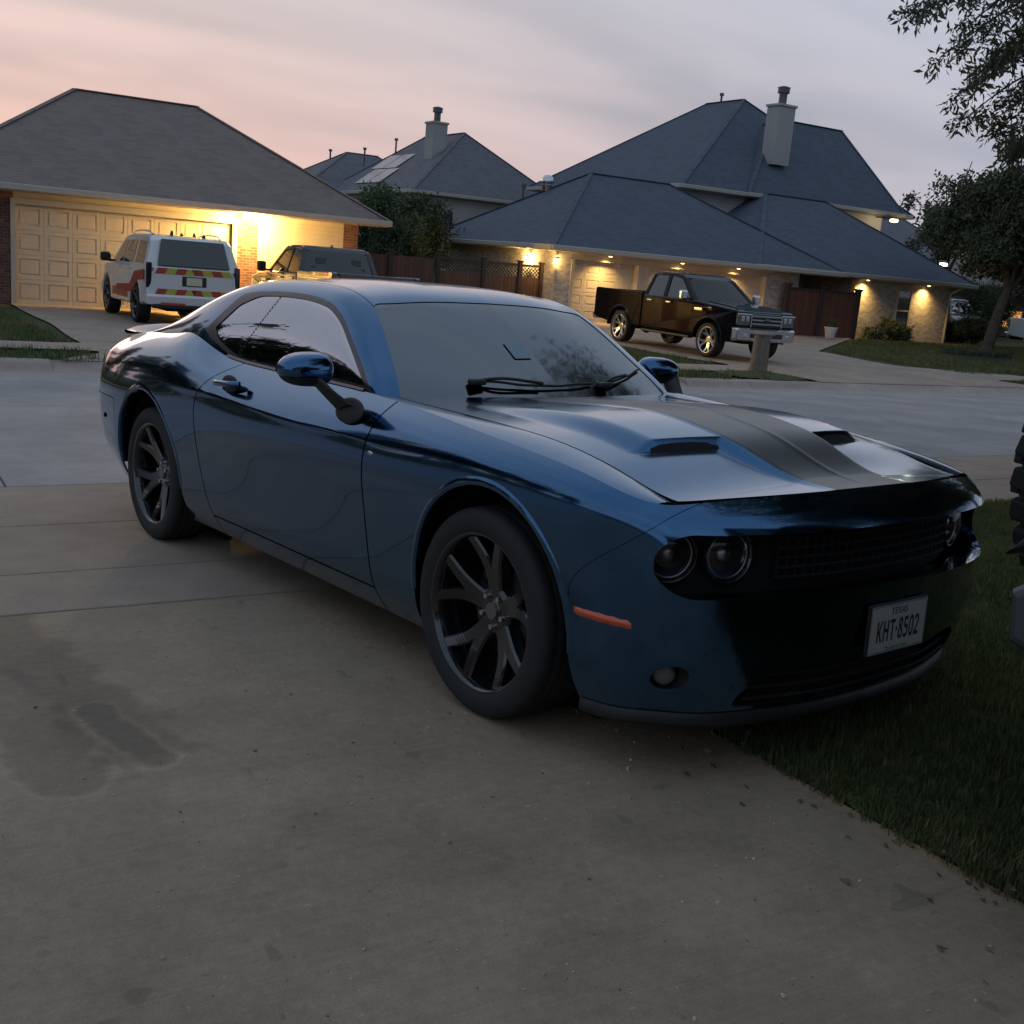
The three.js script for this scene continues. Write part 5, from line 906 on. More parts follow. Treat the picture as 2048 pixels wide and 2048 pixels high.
  const seats = []; for (const u of [-1.65, -2.35]) for (const s of [-0.42, 0.42]) { seats.push(rbox(0.16, 0.62, 0.50, 0.05, u - 0.28, 1.22, s), rbox(0.10, 0.18, 0.26, 0.04, u - 0.30, 1.62, s), rbox(0.5, 0.16, 0.5, 0.05, u, 0.95, s)); } part(car, 'seats', seats, mat([0.10, 0.09, 0.08], 0.8));
  part(car, 'dashboard', [rspan(-1.15, -0.72, 1.05, 1.30, -0.88, 0.88, 0.06), new THREE.TorusGeometry(0.19, 0.017, 8, 24).rotateY(Math.PI / 2).rotateZ(-0.3).translate(-1.22, 1.28, -0.42)], M.cabin);
  part(car, 'roof_aerial', rbox(0.12, 0.06, 0.035, 0.015, -2.2, 1.965, 0), M.blackGloss);
  addWheels(car, [[0, 1], [0, -1], [-3.68, 1], [-3.68, -1]], 0.41, 0.86, opt.rim ?? M.alloy);
  return lit(car);
}
function makeSuv(car, paint, livery) {
  const W = 0.985, bot = 0.36, R = 0.40;
  const lower = [[0.80, 0.42], [0.90, 0.55], [0.92, 1.02], [0.86, 1.10], [0.05, 1.17], [-0.60, 1.20], [-4.02, 1.20], [-4.10, 1.05], [-4.12, 0.62], [-4.05, 0.45], [-3.62, 0.42], ...arcPts(-3.07, 0.40, 0.50, Math.PI, 0), [-2.50, bot], [-0.55, bot], ...arcPts(0, 0.40, 0.50, Math.PI, 0), [0.60, 0.40]];
  part(car, 'lower_body', hull(lower, W, { bevel: 0.07, plan: x => 1 - 0.10 * sm(0.4, 0.92, x) - 0.03 * sm(-3.7, -4.1, x) }), paint);
  const wf = v => W - 0.02 - 0.19 * clamp((v - 1.18) / 0.72, 0, 1);
  const up = hull([[-0.50, 1.16], [-1.20, 1.70], [-1.45, 1.80], [-1.9, 1.845], [-3.30, 1.845], [-3.72, 1.81], [-3.90, 1.72], [-4.09, 1.16]], W - 0.02, { bevel: 0.08, belt: 1.18, top: 1.9, inset: 0.19 }); part(car, 'upper_body', up, paint);
  for (const s of [1, -1]) {
    part(car, 'front_side_window', sidePane([[-0.86, 1.235], [-1.33, 1.62], [-1.50, 1.69], [-1.78, 1.70], [-1.74, 1.235]], wf, s), M.tint); part(car, 'rear_side_window', sidePane([[-1.85, 1.235], [-1.89, 1.70], [-2.72, 1.70], [-2.78, 1.235]], wf, s), M.tint); part(car, 'quarter_window', sidePane([[-2.98, 1.235], [-2.92, 1.70], [-3.62, 1.68], [-3.80, 1.24]], wf, s), M.tint);
    part(car, 'door_mirror', [rbox(0.14, 0.20, 0.22, 0.05, -0.86, 1.30, s * (W + 0.17), 3), rbox(0.06, 0.05, 0.16, 0.02, -0.84, 1.22, s * (W + 0.03))], M.blackPlastic);
    for (const u of [-1.55, -2.55]) part(car, 'door_handle', rbox(0.18, 0.04, 0.03, 0.015, u, 1.12, s * (W + 0.01)), paint);
    part(car, 'tail_lamp', rbox(0.07, 0.52, 0.12, 0.03, -4.075, 1.02, s * 0.905), livery ? M.blackGloss : M.redLens);
    part(car, 'headlamp', rbox(0.10, 0.20, 0.36, 0.04, 0.85, 0.92, s * 0.68), M.chrome);
    if (livery) { // red band that climbs to the rear
      part(car, 'side_band', sidePane([[-1.2, 0.60], [-1.2, 0.72], [-2.6, 0.78], [-3.1, 1.06], [-3.95, 1.12], [-3.95, 0.93], [-3.45, 0.90], [-2.75, 0.62]], () => W, s, 0.006, 0.005), M.reflRed, 'red reflective band along the side'); part(car, 'side_stripe', sidePane([[-0.75, 0.48], [-0.75, 0.66], [-2.40, 0.66], [-2.40, 0.48]], () => W, s, 0.006, 0.004), mat([0.45, 0.10, 0.03], 0.45), 'orange stripe low on the doors'); }
    part(car, 'roof_rail', tube([[-1.7, 1.845, s * 0.70], [-1.8, 1.885, s * 0.70], [-3.3, 1.885, s * 0.70], [-3.45, 1.84, s * 0.70]], 0.018, 24, 8), livery ? paint : M.blackPlastic);
  }
  // back: glass, lift gate, plate, bumper
  const rg = rspan(-0.012, 0.012, 0, 0.56, -0.74, 0.74, 0.05).rotateZ(-0.30 + 0.0); { const p = rg.attributes.position.array; for (let i = 0; i < p.length; i += 3) p[i + 2] *= 1 - 0.14 * clamp(p[i + 1] / 0.56, 0, 1); }
  part(car, 'rear_window', T(rg, -4.105, 1.22, 0), M.tint);
  const gate = part(car, 'tailgate', rspan(-4.135, -4.06, 0.62, 1.20, -0.82, 0.82, 0.03), paint);
  part(gate, 'number_plate', rbox(0.012, 0.16, 0.32, 0.005, -4.142, 0.93, 0), livery ? mat([0.55, 0.56, 0.40], 0.5) : M.whitePaint); part(gate, 'plate_recess', rbox(0.012, 0.20, 0.50, 0.02, -4.136, 0.93, 0), M.blackPlastic);
  if (livery) { // rows of alternating red and yellow slanted blocks
    const n = 8, w = 1.60 / n; for (const [v0, hh] of [[1.06, 0.12], [0.64, 0.12]]) for (let k = 0; k < n; k++) {
      const z0 = -0.80 + k * w, sl = 0.06 * (k < n / 2 ? 1 : -1), g = shapeGeo([[z0, 0], [z0 + w, 0], [z0 + w + sl, hh], [z0 + sl, hh]].map(([a, b]) => [clamp(a, -0.81, 0.81), b]), 0.005); g.rotateY(-Math.PI / 2).scale(1, 1, 1); T(g, -4.137, v0, 0); part(gate, 'reflective_block', g, k % 2 ? M.reflYellow : M.reflRed); }
  }
  part(car, 'rear_bumper', [hull([[-4.0, 0.42], [-4.20, 0.44], [-4.23, 0.60], [-4.18, 0.645], [-4.0, 0.645]], 0.97, { bevel: 0.05 })], paint); part(car, 'bumper_valance', [rspan(-4.22, -4.05, 0.36, 0.46, -0.86, 0.86, 0.04)], M.blackPlastic); if (livery) part(car, 'bumper_reflector', rbox(0.01, 0.05, 0.5, 0.005, -4.235, 0.46, -0.45), M.reflRed);
  const ws = []; for (let k = 0; k <= 8; k++) { const t = 2 * k / 8 - 1; ws.push([[-0.56 + 0.05 * (1 - t * t), 1.225, 0.86 * t], [-1.22 + 0.04 * (1 - t * t), 1.735, 0.76 * t]]); } part(car, 'windscreen', gridGeo(ws, true), M.tint);
  part(car, 'grille', rspan(0.86, 0.935, 0.70, 1.02, -0.48, 0.48, 0.03), M.blackGloss); part(car, 'front_bumper', [hull([[0.80, 0.42], [0.98, 0.46], [1.0, 0.66], [0.90, 0.70], [0.8, 0.70]], 0.95, { bevel: 0.06, plan: x => 1 - 0.08 * sm(0.8, 1, x) })], paint);
  part(car, 'chassis', [span(-3.9, 0.6, 0.30, 0.44, -0.5, 0.5), span(-0.5, 0.5, 0.35, 0.9, -0.62, 0.62), span(-3.55, -2.58, 0.4, 0.9, -0.62, 0.62)], M.dark);
  if (livery) for (const [u, z, hh] of [[-3.2, -0.25, 0.10], [-2.6, 0.1, 0.07], [-3.3, 0.40, 0.06], [-2.3, 0.45, 0.10]]) part(car, 'roof_aerial', [cyl(0.045, 0.02, hh, 10, u, 1.845 + hh / 2, z)], M.blackPlastic);
  addWheels(car, [[0, 1], [0, -1], [-3.07, 1], [-3.07, -1]], R, 0.85, M.wheelBlack);
  car.scale.setScalar(livery ? 1.05 : 1);
  return lit(car);
}
function knobTyre(R, w, blocks = 30) { // off-road tyre: carcass plus staggered tread and shoulder blocks; axis along z
  const L = [[0.56 * R, w * 0.40], [0.70 * R, w * 0.50], [0.86 * R, w * 0.52], [0.93 * R, w * 0.46], [0.955 * R, w * 0.36], [0.955 * R, -w * 0.36], [0.93 * R, -w * 0.46], [0.86 * R, -w * 0.52], [0.70 * R, -w * 0.50], [0.56 * R, -w * 0.40]].map(p => new THREE.Vector2(...p));
  const out = [new THREE.LatheGeometry(L, 56).rotateX(Math.PI / 2)];
  for (let k = 0; k < blocks; k++) for (const [z, off, l] of [[0.36, 0, 0.26], [0.12, 0.5, 0.22], [-0.12, 0, 0.22], [-0.36, 0.5, 0.26]]) { const a = (k + off) / blocks * Math.PI * 2, b = rbox(0.055 * R * 1.2, 0.125 * R, w * l, 0.006, 0.965 * R, 0, 0, 1); b.rotateX(0.2 * Math.sign(z)); b.rotateZ(a); out.push(T(b, 0, 0, z * w)); }
  for (let k = 0; k < blocks; k++) for (const s of [1, -1]) { const a = (k + (s > 0 ? 0.25 : 0.75)) / blocks * Math.PI * 2, b = rbox(0.10 * R, 0.12 * R, 0.03, 0.006, 0.89 * R, 0, s * w * 0.50, 1); b.rotateZ(a); out.push(b); }
  return merge(out);
}
function makeOffRoader() {
  // nose points to the house; the spare wheel and bumper at its tail reach into the picture
  const car = thing('off_roader', 'dark off-road vehicle at the right edge, knobbly spare wheel and grey bumper showing', 'car', [3.06, nearPlane(3.1, 0.2) + 0.03, 1.505], -Math.PI / 2);
  // local x forward (= +z of the street frame), wheelbase 2.42 with the rear axle at -2.42
  const R = 0.43, dk = M.blackPaint;
  part(car, 'tub', hull([[-2.92, 0.62], [-2.92, 1.22], [-0.55, 1.26], [-0.42, 1.22], [-0.42, 0.62], [-1.85, 0.60], ...arcPts(-2.42, 0.45, 0.52, 0.25, Math.PI - 0.6, 10)], 0.77, { bevel: 0.05 }), dk);
  part(car, 'bonnet', hull([[-0.45, 0.70], [-0.45, 1.22], [0.50, 1.16], [0.56, 1.10], [0.56, 0.62], [0.45, 0.60], [-0.40, 0.62]], 0.62, { bevel: 0.06, plan: x => 1 - 0.12 * sm(-0.4, 0.56, x) }), dk);
  part(car, 'hard_top', hull([[-2.90, 1.22], [-2.84, 1.84], [-2.76, 1.90], [-1.05, 1.88], [-0.95, 1.84], [-0.58, 1.26]], 0.74, { bevel: 0.06, belt: 1.24, top: 1.9, inset: 0.10 }), M.blackPlastic);
  for (const s of [1, -1]) {
    part(car, 'side_window', sidePane([[-2.75, 1.32], [-2.70, 1.76], [-1.75, 1.76], [-1.75, 1.32]], v => 0.74 - 0.1 * clamp((v - 1.24) / 0.66, 0, 1), s), M.tint); part(car, 'door_window', sidePane([[-1.65, 1.32], [-1.65, 1.76], [-1.06, 1.76], [-0.74, 1.34]], v => 0.74 - 0.1 * clamp((v - 1.24) / 0.66, 0, 1), s), M.tint);
    part(car, 'wing', [T(hull([[-0.60, 0.80], [-0.45, 0.96], [0.40, 0.98], [0.62, 0.88], [0.62, 0.80], [0.4, 0.92], [-0.40, 0.90]], 0.14, { bevel: 0.03 }), 0, 0, s * 0.75), T(hull([[-3.0, 0.80], [-2.85, 0.98], [-2.0, 0.98], [-1.85, 0.80], [-2.05, 0.91], [-2.8, 0.91]], 0.12, { bevel: 0.03 }), 0, 0, s * 0.78)], M.blackPlastic);
    part(car, 'headlamp', cyl(0.09, 0.09, 0.04, 20).rotateZ(Math.PI / 2).translate(0.57, 0.96, s * 0.38), M.chrome); part(car, 'tail_lamp', rbox(0.06, 0.20, 0.11, 0.02, -2.955, 1.00, s * 0.64), M.redLens);
    part(car, 'door_mirror', rbox(0.10, 0.17, 0.16, 0.04, -0.70, 1.36, s * 0.90), M.blackPlastic);
  }
  part(car, 'windscreen', poly([[-0.56, 1.28, -0.62], [-0.56, 1.28, 0.62], [-0.94, 1.80, 0.58], [-0.94, 1.80, -0.58]]), M.tint);
  part(car, 'rear_window', rbox(0.02, 0.40, 1.1, 0.03, -2.89, 1.52, 0), M.tint);
  const bm = part(car, 'rear_bumper', hull([[-3.02, 0.42], [-3.27, 0.45], [-3.29, 0.60], [-3.22, 0.65], [-3.02, 0.65]], 0.43, { bevel: 0.05 }), M.steelGrey, 'stubby grey steel rear bumper'); part(bm, 'bumper_pale_block', rbox(0.03, 0.10, 0.16, 0.02, -3.280, 0.56, 0.22), mat([0.65, 0.55, 0.55], 0.3, { clearcoat: 1 }));  // pinkish white block stands in for the highlight on the bumper
  part(bm, 'tow_ring', new THREE.TorusGeometry(0.05, 0.014, 8, 18).translate(-3.30, 0.48, 0.20), M.steelGrey);
  const sp = part(car, 'spare_wheel', T(knobTyre(0.425, 0.29).rotateY(Math.PI / 2), -3.215, 0.93, -0.02), M.knobby, 'knobbly black spare tyre on the tail'); part(sp, 'spare_rim', [cyl(0.24, 0.24, 0.16, 24).rotateZ(Math.PI / 2).translate(-3.20, 0.93, -0.02)], M.steelDark); part(sp, 'spare_carrier', [rbox(0.30, 0.20, 0.20, 0.03, -3.05, 0.93, -0.02)], M.blackPlastic);
  const kt = knobTyre(R, 0.30);
  for (const u of [0, -2.42]) for (const s of [1, -1]) { const w = new THREE.Group(); w.name = 'wheel'; w.position.set(u, R, s * 0.76); car.add(w); part(w, 'tyre', kt, M.knobby); part(w, 'rim', [cyl(0.235, 0.235, 0.20, 24).rotateX(Math.PI / 2), cyl(0.10, 0.10, 0.26, 16).rotateX(Math.PI / 2)], M.steelDark); }
  part(car, 'chassis', [span(-2.8, 0.5, 0.48, 0.62, -0.45, 0.45), cyl(0.05, 0.05, 1.4, 10).rotateX(Math.PI / 2).translate(-2.42, 0.43, 0), cyl(0.05, 0.05, 1.4, 10).rotateX(Math.PI / 2).translate(0, 0.43, 0)], M.dark);
  return lit(car);
}
function vehicles() {
  makeCoupe();
  makeOffRoader();
  const tilt = (o, x, zf, L, face) => { // stand the vehicle on the sloping drive; face +1: nose towards the street
    const a = groundY(x, zf), b = groundY(x, zf - face * L); o.position.set(x, a + 0.02, zf); o.rotation.set(0, -Math.PI / 2 * face, 0); o.rotateZ(Math.atan2(a - b, L)); };
  const t1 = thing('pickup_truck', 'black crew-cab pickup truck facing the street before the lit garage', 'pickup truck', [0, 0, 0]); makePickup(t1, M.blackPaint, { bumper: M.chrome }); t1.scale.setScalar(0.955); tilt(t1, 17.98, -20.3, 3.6, 1);
  const t2 = thing('pickup_truck', 'dark grey pickup truck parked right of the marked emergency vehicle', 'pickup truck', [0, 0, 0]); makePickup(t2, M.greyPaint, { mirror: M.blackPlastic, rim: M.alloy }); tilt(t2, 9.45, -26.9, 3.68, -1);
  const t3 = thing('pickup_truck', 'white pickup truck partly hidden at the far right edge', 'pickup truck', [0, 0, 0]); makePickup(t3, M.whitePaint, {}); t3.scale.setScalar(0.93); t3.position.set(46.4, groundY(46, -28) - 0.02, -28.2); t3.rotation.y = -0.90;
  const s1 = thing('emergency_suv', 'white emergency vehicle with red and yellow reflective blocks on its tailgate', 'suv', [0, 0, 0]); makeSuv(s1, M.whitePaint, true); tilt(s1, 6.36, -29.1, 3.07, -1);
  const s2 = thing('parked_suv', 'dark vehicle half hidden behind shrubs right of the pale brick wall', 'suv', [0, 0, 0]); makeSuv(s2, M.greyPaint, false); s2.position.set(43.6, groundY(43, -33), -34.5); s2.rotation.y = 0.35;
}
// ---------------------------------------------------------------- trees, shrubs, grass, small things
const T_bark = tex(128, 256, (u, v) => { const k = 0.55 + 0.7 * fbm(u * 12, v * 5, 33, 4, 0) - (Math.abs(Math.sin((u * 9 + fbm(u * 4, v * 6, 3, 2)) * Math.PI)) < 0.16 ? 0.3 : 0); return [0.085 * k, 0.070 * k, 0.060 * k]; }, true);
M.bark = new THREE.MeshStandardMaterial({ map: T_bark, bumpMap: T_bark, bumpScale: 0.02, roughness: 0.95 });
const leafMat = (c, t = 0.28) => mat(c, 0.75, { transmission: t, thickness: 0, side: THREE.DoubleSide });
M.leafDark = leafMat([0.045, 0.068, 0.030]); M.leafOlive = leafMat([0.070, 0.086, 0.050], 0.4); M.leafMid = leafMat([0.058, 0.088, 0.034]); M.leafBlade = leafMat([0.105, 0.130, 0.042]);
function leafGeo(l, w, fold = 0.25) { // pointed leaf folded along its rib
  const p = [[0, 0, 0], [-w / 2, l * 0.45, fold * w], [0, l * 0.45, 0], [0, l, 0], [w / 2, l * 0.45, fold * w]], f = [0, 2, 1, 1, 2, 3, 0, 4, 2, 2, 4, 3], g = new THREE.BufferGeometry(); g.setAttribute('position', new THREE.Float32BufferAttribute(p.flat(), 3)); g.setIndex(f); g.computeVertexNormals(); g.setAttribute('uv', new THREE.Float32BufferAttribute(new Array(10).fill(0), 2)); return g;
}
function sprigGeo(l, w, n, seed) { const r = rng(seed), out = []; for (let k = 0; k < n; k++) { const g = leafGeo(l * (0.7 + r() * 0.6), w * (0.7 + r() * 0.6)); g.rotateX((r() - 0.5) * 1.4).rotateZ((k % 2 ? 1 : -1) * (0.5 + r() * 0.8)).rotateY(r() * 0.9); T(g, 0, k / n * l * 2.0, 0); out.push(norm(g)); } return mergeGeometries(out); }
// crown leaves gathered in clumps round the limb tips, with gaps between clumps
function crown(parent, clumps, perClump, geo, m, seed, name = 'crown', droop = 0.3) {
  const r = rng(seed), n = clumps.length * perClump, im = new THREE.InstancedMesh(geo, m, n), m4 = new THREE.Matrix4(), q = new THREE.Quaternion(), e = new THREE.Euler(), c = new THREE.Color(); let k = 0;
  for (const [x, y, z, R] of clumps) { const tone = 0.75 + r() * 0.5; for (let i = 0; i < perClump; i++) { let a, b, d; do { a = r() * 2 - 1; b = r() * 2 - 1; d = r() * 2 - 1; } while (a * a + b * b + d * d > 1); const f = 0.55 + 0.45 * r(); e.set((r() - 0.5) * 2.4 + Math.PI * (r() < droop ? 1 : 0.35), r() * 6.28, (r() - 0.5) * 2.4); q.setFromEuler(e); const s = 0.7 + r() * 0.6; m4.compose(new THREE.Vector3(x + a * R * f, y + b * R * 0.75 * f, z + d * R * f), q, new THREE.Vector3(s, s, s)); im.setMatrixAt(k, m4); const t = tone * (0.8 + r() * 0.4); c.setRGB(t, t * (0.95 + r() * 0.1), t * 0.95); im.setColorAt(k++, c); } }
  im.name = name; im.userData.kind = 'stuff'; im.castShadow = im.receiveShadow = true; parent.add(im); return im;
}
function tree(name, label, x, z, o) {
  const { h = 7, R = 3, seed = 1, leaf = 0.13, per = 90, m = M.leafDark, trunk = 0.2, fork = 0.35, clumps = 60, low = 0.35, group, y, sq = 0.8, keep, off = 0 } = o, r = rng(seed), y0 = y ?? groundY(x, z) - 0.05;
  const t = thing(name, label, 'tree', [x, y0, z], 0, group), limbs = [], list = [];
  const fy = h * fork, lean = (r() - 0.5) * 0.25 * h * 0.3 + off * 0.5; limbs.push(taper([[0, 0, 0], [lean * 0.3, fy * 0.5, 0.05], [lean, fy, 0]], trunk, trunk * 0.7));
  const cy = h * (low + 1) / 2, ry = h * (1 - low) / 2; const nl = 7;
  for (let k = 0; k < nl; k++) { const a = k / nl * 6.28 + r(), rr = R * (0.45 + 0.4 * r()), yy = cy + ry * (r() * 1.1 - 0.35), mid = [lean + Math.cos(a) * rr * 0.45, lerp(fy, yy, 0.6), Math.sin(a) * rr * 0.45], end = [lean + Math.cos(a) * rr, yy, Math.sin(a) * rr]; limbs.push(taper([[lean, fy * 0.95, 0], mid, end], trunk * 0.5, trunk * 0.10)); for (let j = 0; j < 2; j++) { const b = a + (r() - 0.5) * 1.6; limbs.push(taper([mid, [(mid[0] + end[0]) / 2 + Math.cos(b) * 0.2 * R, (mid[1] + yy) / 2 + r() * 0.4, (mid[2] + end[2]) / 2 + Math.sin(b) * 0.2 * R], [mid[0] + Math.cos(b) * rr * 0.6, yy + (r() - 0.2) * ry * 0.5, mid[2] + Math.sin(b) * rr * 0.6]], trunk * 0.22, trunk * 0.06)); } }
  part(t, 'trunk', limbs, M.bark);
  for (let k = 0; k < clumps; k++) { const a = r() * 6.28, u = r() * 2 - 1, s = Math.sqrt(1 - u * u), f = Math.pow(r(), 0.45) * (0.50 + 0.85 * fbm(a * 1.6, u * 2.5 + 5, seed, 3)); const q = [lean + off * 0.6 + Math.cos(a) * s * R * f, cy + u * ry * f * 1.05, Math.sin(a) * s * R * f * sq / 0.8, R * (0.16 + 0.16 * r())]; if (!keep || keep(q[0] + x, q[1] + y0, q[2] + z, q[3])) list.push(q); }
  crown(t, list, per, sprigGeo(leaf, leaf * 0.5, 3, seed + 3), m, seed + 9);
  return t;
}
function taper(pts, r0, r1) { const c = new THREE.CatmullRomCurve3(pts.map(p => new THREE.Vector3(...p))), n = 10, g = new THREE.TubeGeometry(c, n, 1, 8, false), p = g.attributes.position.array, C = c.getSpacedPoints(n); for (let i = 0; i <= n; i++) for (let j = 0; j <= 8; j++) { const o = (i * 9 + j) * 3, rr = lerp(r0, r1, i / n) * (i === 0 && r0 > 0.12 ? 1.25 : 1); p[o] = C[i].x + (p[o] - c.getPointAt(i / n).x) * rr; p[o + 1] = C[i].y + (p[o + 1] - c.getPointAt(i / n).y) * rr; p[o + 2] = C[i].z + (p[o + 2] - c.getPointAt(i / n).z) * rr; } g.computeVertexNormals(); return g; }

function plants() {
  // right edge: big dark yard tree with its ring of mulch, a thinner one behind
  tree('yard_tree', 'large dark broad-crowned tree standing in a mulch ring on the right lawn', 34.6, -26.0, { h: 7.3, R: 3.5, seed: 12, off: 1.5, leaf: 0.17, per: 170, clumps: 130, trunk: 0.22, fork: 0.34, low: 0.36, m: M.leafDark });
  const ring = thing('mulch_bed', 'low dark mulch ring round the yard tree', 'flower bed', [31.0, groundY(31, -23.6), -23.6]); part(ring, 'mulch', new THREE.CylinderGeometry(1.35, 1.55, 0.14, 30).scale(1, 1, 0.55).translate(0, 0.06, 0), M.soil);
  { const r = rng(4), im = new THREE.InstancedMesh(sprigGeo(0.10, 0.05, 3, 8), M.leafDark, 700), m4 = new THREE.Matrix4(), q = new THREE.Quaternion(); for (let k = 0; k < 700; k++) { const a = r() * 6.28, f = Math.sqrt(r()); q.setFromEuler(new THREE.Euler((r() - 0.5), r() * 6, (r() - 0.5))); m4.compose(new THREE.Vector3(Math.cos(a) * f * 1.4, 0.12, Math.sin(a) * f * 0.75), q, new THREE.Vector3(1, 1, 1)); im.setMatrixAt(k, m4); } stuff('ground_cover', im, '', '', ring); }
  tree('slender_tree', 'thin ragged tree rising behind the right house beside the yard tree', 47, -38.5, { h: 8.2, R: 2.6, seed: 22, leaf: 0.2, per: 60, clumps: 34, trunk: 0.16, low: 0.35, m: M.leafOlive });
  tree('background_tree', 'dark leafy tree behind the white pickup at the far right', 57, -37, { h: 6.6, R: 4.2, seed: 32, leaf: 0.22, per: 110, clumps: 60, trunk: 0.25, low: 0.25, m: M.leafDark });
  // between the houses
  tree('garden_tree', 'bushy green tree behind the fence between the left and right houses', 17.2, -38.0, { h: 4.0, R: 2.3, seed: 42, leaf: 0.12, per: 130, clumps: 80, trunk: 0.10, fork: 0.25, low: 0.18, m: M.leafMid });
  // the tree whose branches hang into the top right corner: stands on our own lawn, just outside the picture; unseen crown placed to darken the bonnet, trimmed at the view edge
  const t = tree('overhanging_tree', 'leafy branches hanging into the top right corner from a tree outside the picture', 9.9, -3.6, { h: 8.8, R: 5.0, seed: 52, leaf: 0.10, per: 210, clumps: 330, trunk: 0.22, fork: 0.26, low: 0.22, keep: (px, py, pz, pr) => px - 1.2 * pr > -pz * 1.46 + 0.25 || (py > 5.2 && px > -pz * 1.15), m: M.leafOlive });
  { // hanging twigs with leaves, each spray at its own distance
    const r = rng(77), list = [], tw = [], base = t.position;
    const tips = [[6.10, 3.30, -5.65], [6.22, 3.38, -5.58], [6.34, 3.08, -5.52], [6.50, 2.86, -5.45], [6.44, 3.22, -5.50], [6.50, 2.67, -5.42], [6.70, 2.62, -5.30], [6.82, 2.47, -5.24], [6.92, 2.55, -5.19], [6.65, 3.14, -5.34], [6.84, 2.90, -5.23], [6.58, 2.98, -5.37], [6.80, 3.28, -5.25], [6.50, 3.42, -5.40], [6.78, 3.05, -5.60], [6.95, 2.75, -5.5], [7.0, 3.2, -5.6], [7.05, 2.95, -5.3], [6.95, 3.45, -5.4], [7.2, 2.5, -5.3], [7.25, 2.8, -5.5]];
    tips.forEach(([x, y, z], i) => { const far = 0.93 + 0.2 * r(), tip = [x * far - base.x, 1.51 + (y - 1.51) * far - base.y, z * far - base.z], L = 0.55 + 0.5 * r(), root = [tip[0] + L * 1.0, tip[1] + L * (0.75 + 0.3 * r()), tip[2] + L * 0.45]; tw.push(taper([root, [(root[0] + tip[0]) / 2, (root[1] + tip[1]) / 2 + 0.06, (root[2] + tip[2]) / 2], tip], 0.010, 0.003), taper([[root[0] + 1.3, root[1] + 0.9, root[2] + 0.9], [root[0] + 0.6, root[1] + 0.5, root[2] + 0.4], root], 0.022, 0.010)); const n = 9; for (let k = 0; k < n; k++) { const f = k / (n - 1); list.push([lerp(root[0], tip[0], f) + (r() - 0.5) * 0.08, lerp(root[1], tip[1], f) + (r() - 0.5) * 0.08, lerp(root[2], tip[2], f), lerp(0.17, 0.06, f)]); } for (let k = 0; k < 5; k++) { const f = k / 5; list.push([root[0] + 1.3 * f, root[1] + 0.9 * f, root[2] + 0.9 * f, 0.30]); } });
    part(t, 'hanging_twigs', tw, M.bark); crown(t, list, 16, sprigGeo(0.052, 0.020, 4, 6), M.leafOlive, 78, 'hanging_leaves', 0.75);
  }
  // row of trees down the street to the left: outside the picture, mirrored in the side windows and doors
  const rr = rng(91); [[-8.5, -32.5], [-11.6, -31], [-14.2, -32.2], [-16.8, -30.4], [-19.6, -31.2], [-22.4, -29.6], [-25.5, -30.4], [-29, -28.6], [-4.5, -36], [-33, -27], [-38, -24]].forEach(([x, z], k) => tree('street_tree', `leafy tree ${['nearest the left house', 'second', 'third', 'fourth', 'fifth', 'sixth', 'seventh', 'eighth', 'behind the left house', 'ninth', 'farthest'][k]} in the row down the street, outside the picture`, x, z, { h: 8.6 + rr() * 1.0, R: 2.5 + rr() * 0.6, seed: 100 + k, leaf: 0.20, per: 80, clumps: 90, trunk: 0.25, fork: 0.22, low: 0.08, m: M.leafDark, group: 'trees down the street to the left' }));
  // unseen trees to the right, placed to darken the nose of the coupe by reflection
  [[36.5, -17.6, 11, 4.4, 'on the far kerb right of the lawn'], [46, -20.5, 12, 4.8, 'beyond the first kerb tree'], [53, -27.5, 12.5, 5, 'farthest to the right']].forEach(([x, z, hh, R, w], k) => tree('unseen_kerb_tree', `tall dark tree ${w}, out of view, placed to darken the coupe nose`, x, z, { h: hh, R, seed: 400 + k, leaf: 0.28, per: 90, clumps: 110, trunk: 0.3, fork: 0.2, low: 0.08, m: M.leafDark, group: 'trees outside the right edge' }));
  // shrubs
  const shrub = (name, label, x, z, R, hh, m, seed, per = 160) => { const s = thing(name, label, 'shrub', [x, groundY(x, z) - 0.02, z]), r = rng(seed), list = [], st = []; for (let k = 0; k < 14; k++) { const a = r() * 6.28, f = Math.sqrt(r()) * R * 0.7; list.push([Math.cos(a) * f, hh * (0.3 + 0.5 * r()), Math.sin(a) * f, R * 0.42]); st.push(taper([[0, 0, 0], [Math.cos(a) * f * 0.5, hh * 0.3, Math.sin(a) * f * 0.5], [Math.cos(a) * f, hh * 0.6, Math.sin(a) * f]], 0.02, 0.006)); } part(s, 'stems', st, M.bark); crown(s, list, per, sprigGeo(0.12, 0.04, 3, seed), m, seed + 1, 'foliage'); };
  shrub('flax_shrub', 'yellowish spiky shrub under the downlight by the pale brick wall', 35.4, -31.0, 0.75, 0.75, M.leafMid, 201); shrub('low_shrub', 'small low shrub just left of the narrow window', 34.3, -31.0, 0.5, 0.4, M.leafDark, 211, 90); shrub('corner_shrub', 'dark rounded shrub at the right corner of the pale brick wall', 40.4, -31.0, 1.0, 1.2, M.leafDark, 221); shrub('hedge_shrub', 'dark bush in front of the half hidden vehicle', 40.9, -32.0, 0.9, 1.1, M.leafDark, 231); shrub('tall_shrub', 'tall dark shrub behind the half hidden vehicle', 48.6, -38.2, 2.0, 3.2, M.leafDark, 251, 300); shrub('spreading_shrub', 'spreading dark shrub left of the orange lit window', 51.6, -39.4, 1.9, 2.9, M.leafDark, 261, 300); 
  // short weathered timber post in the grass island
  const p = thing('timber_post', 'short weathered round post standing in the small grass island', 'post', [15.85, groundY(15.9, -17.2), -17.15]);
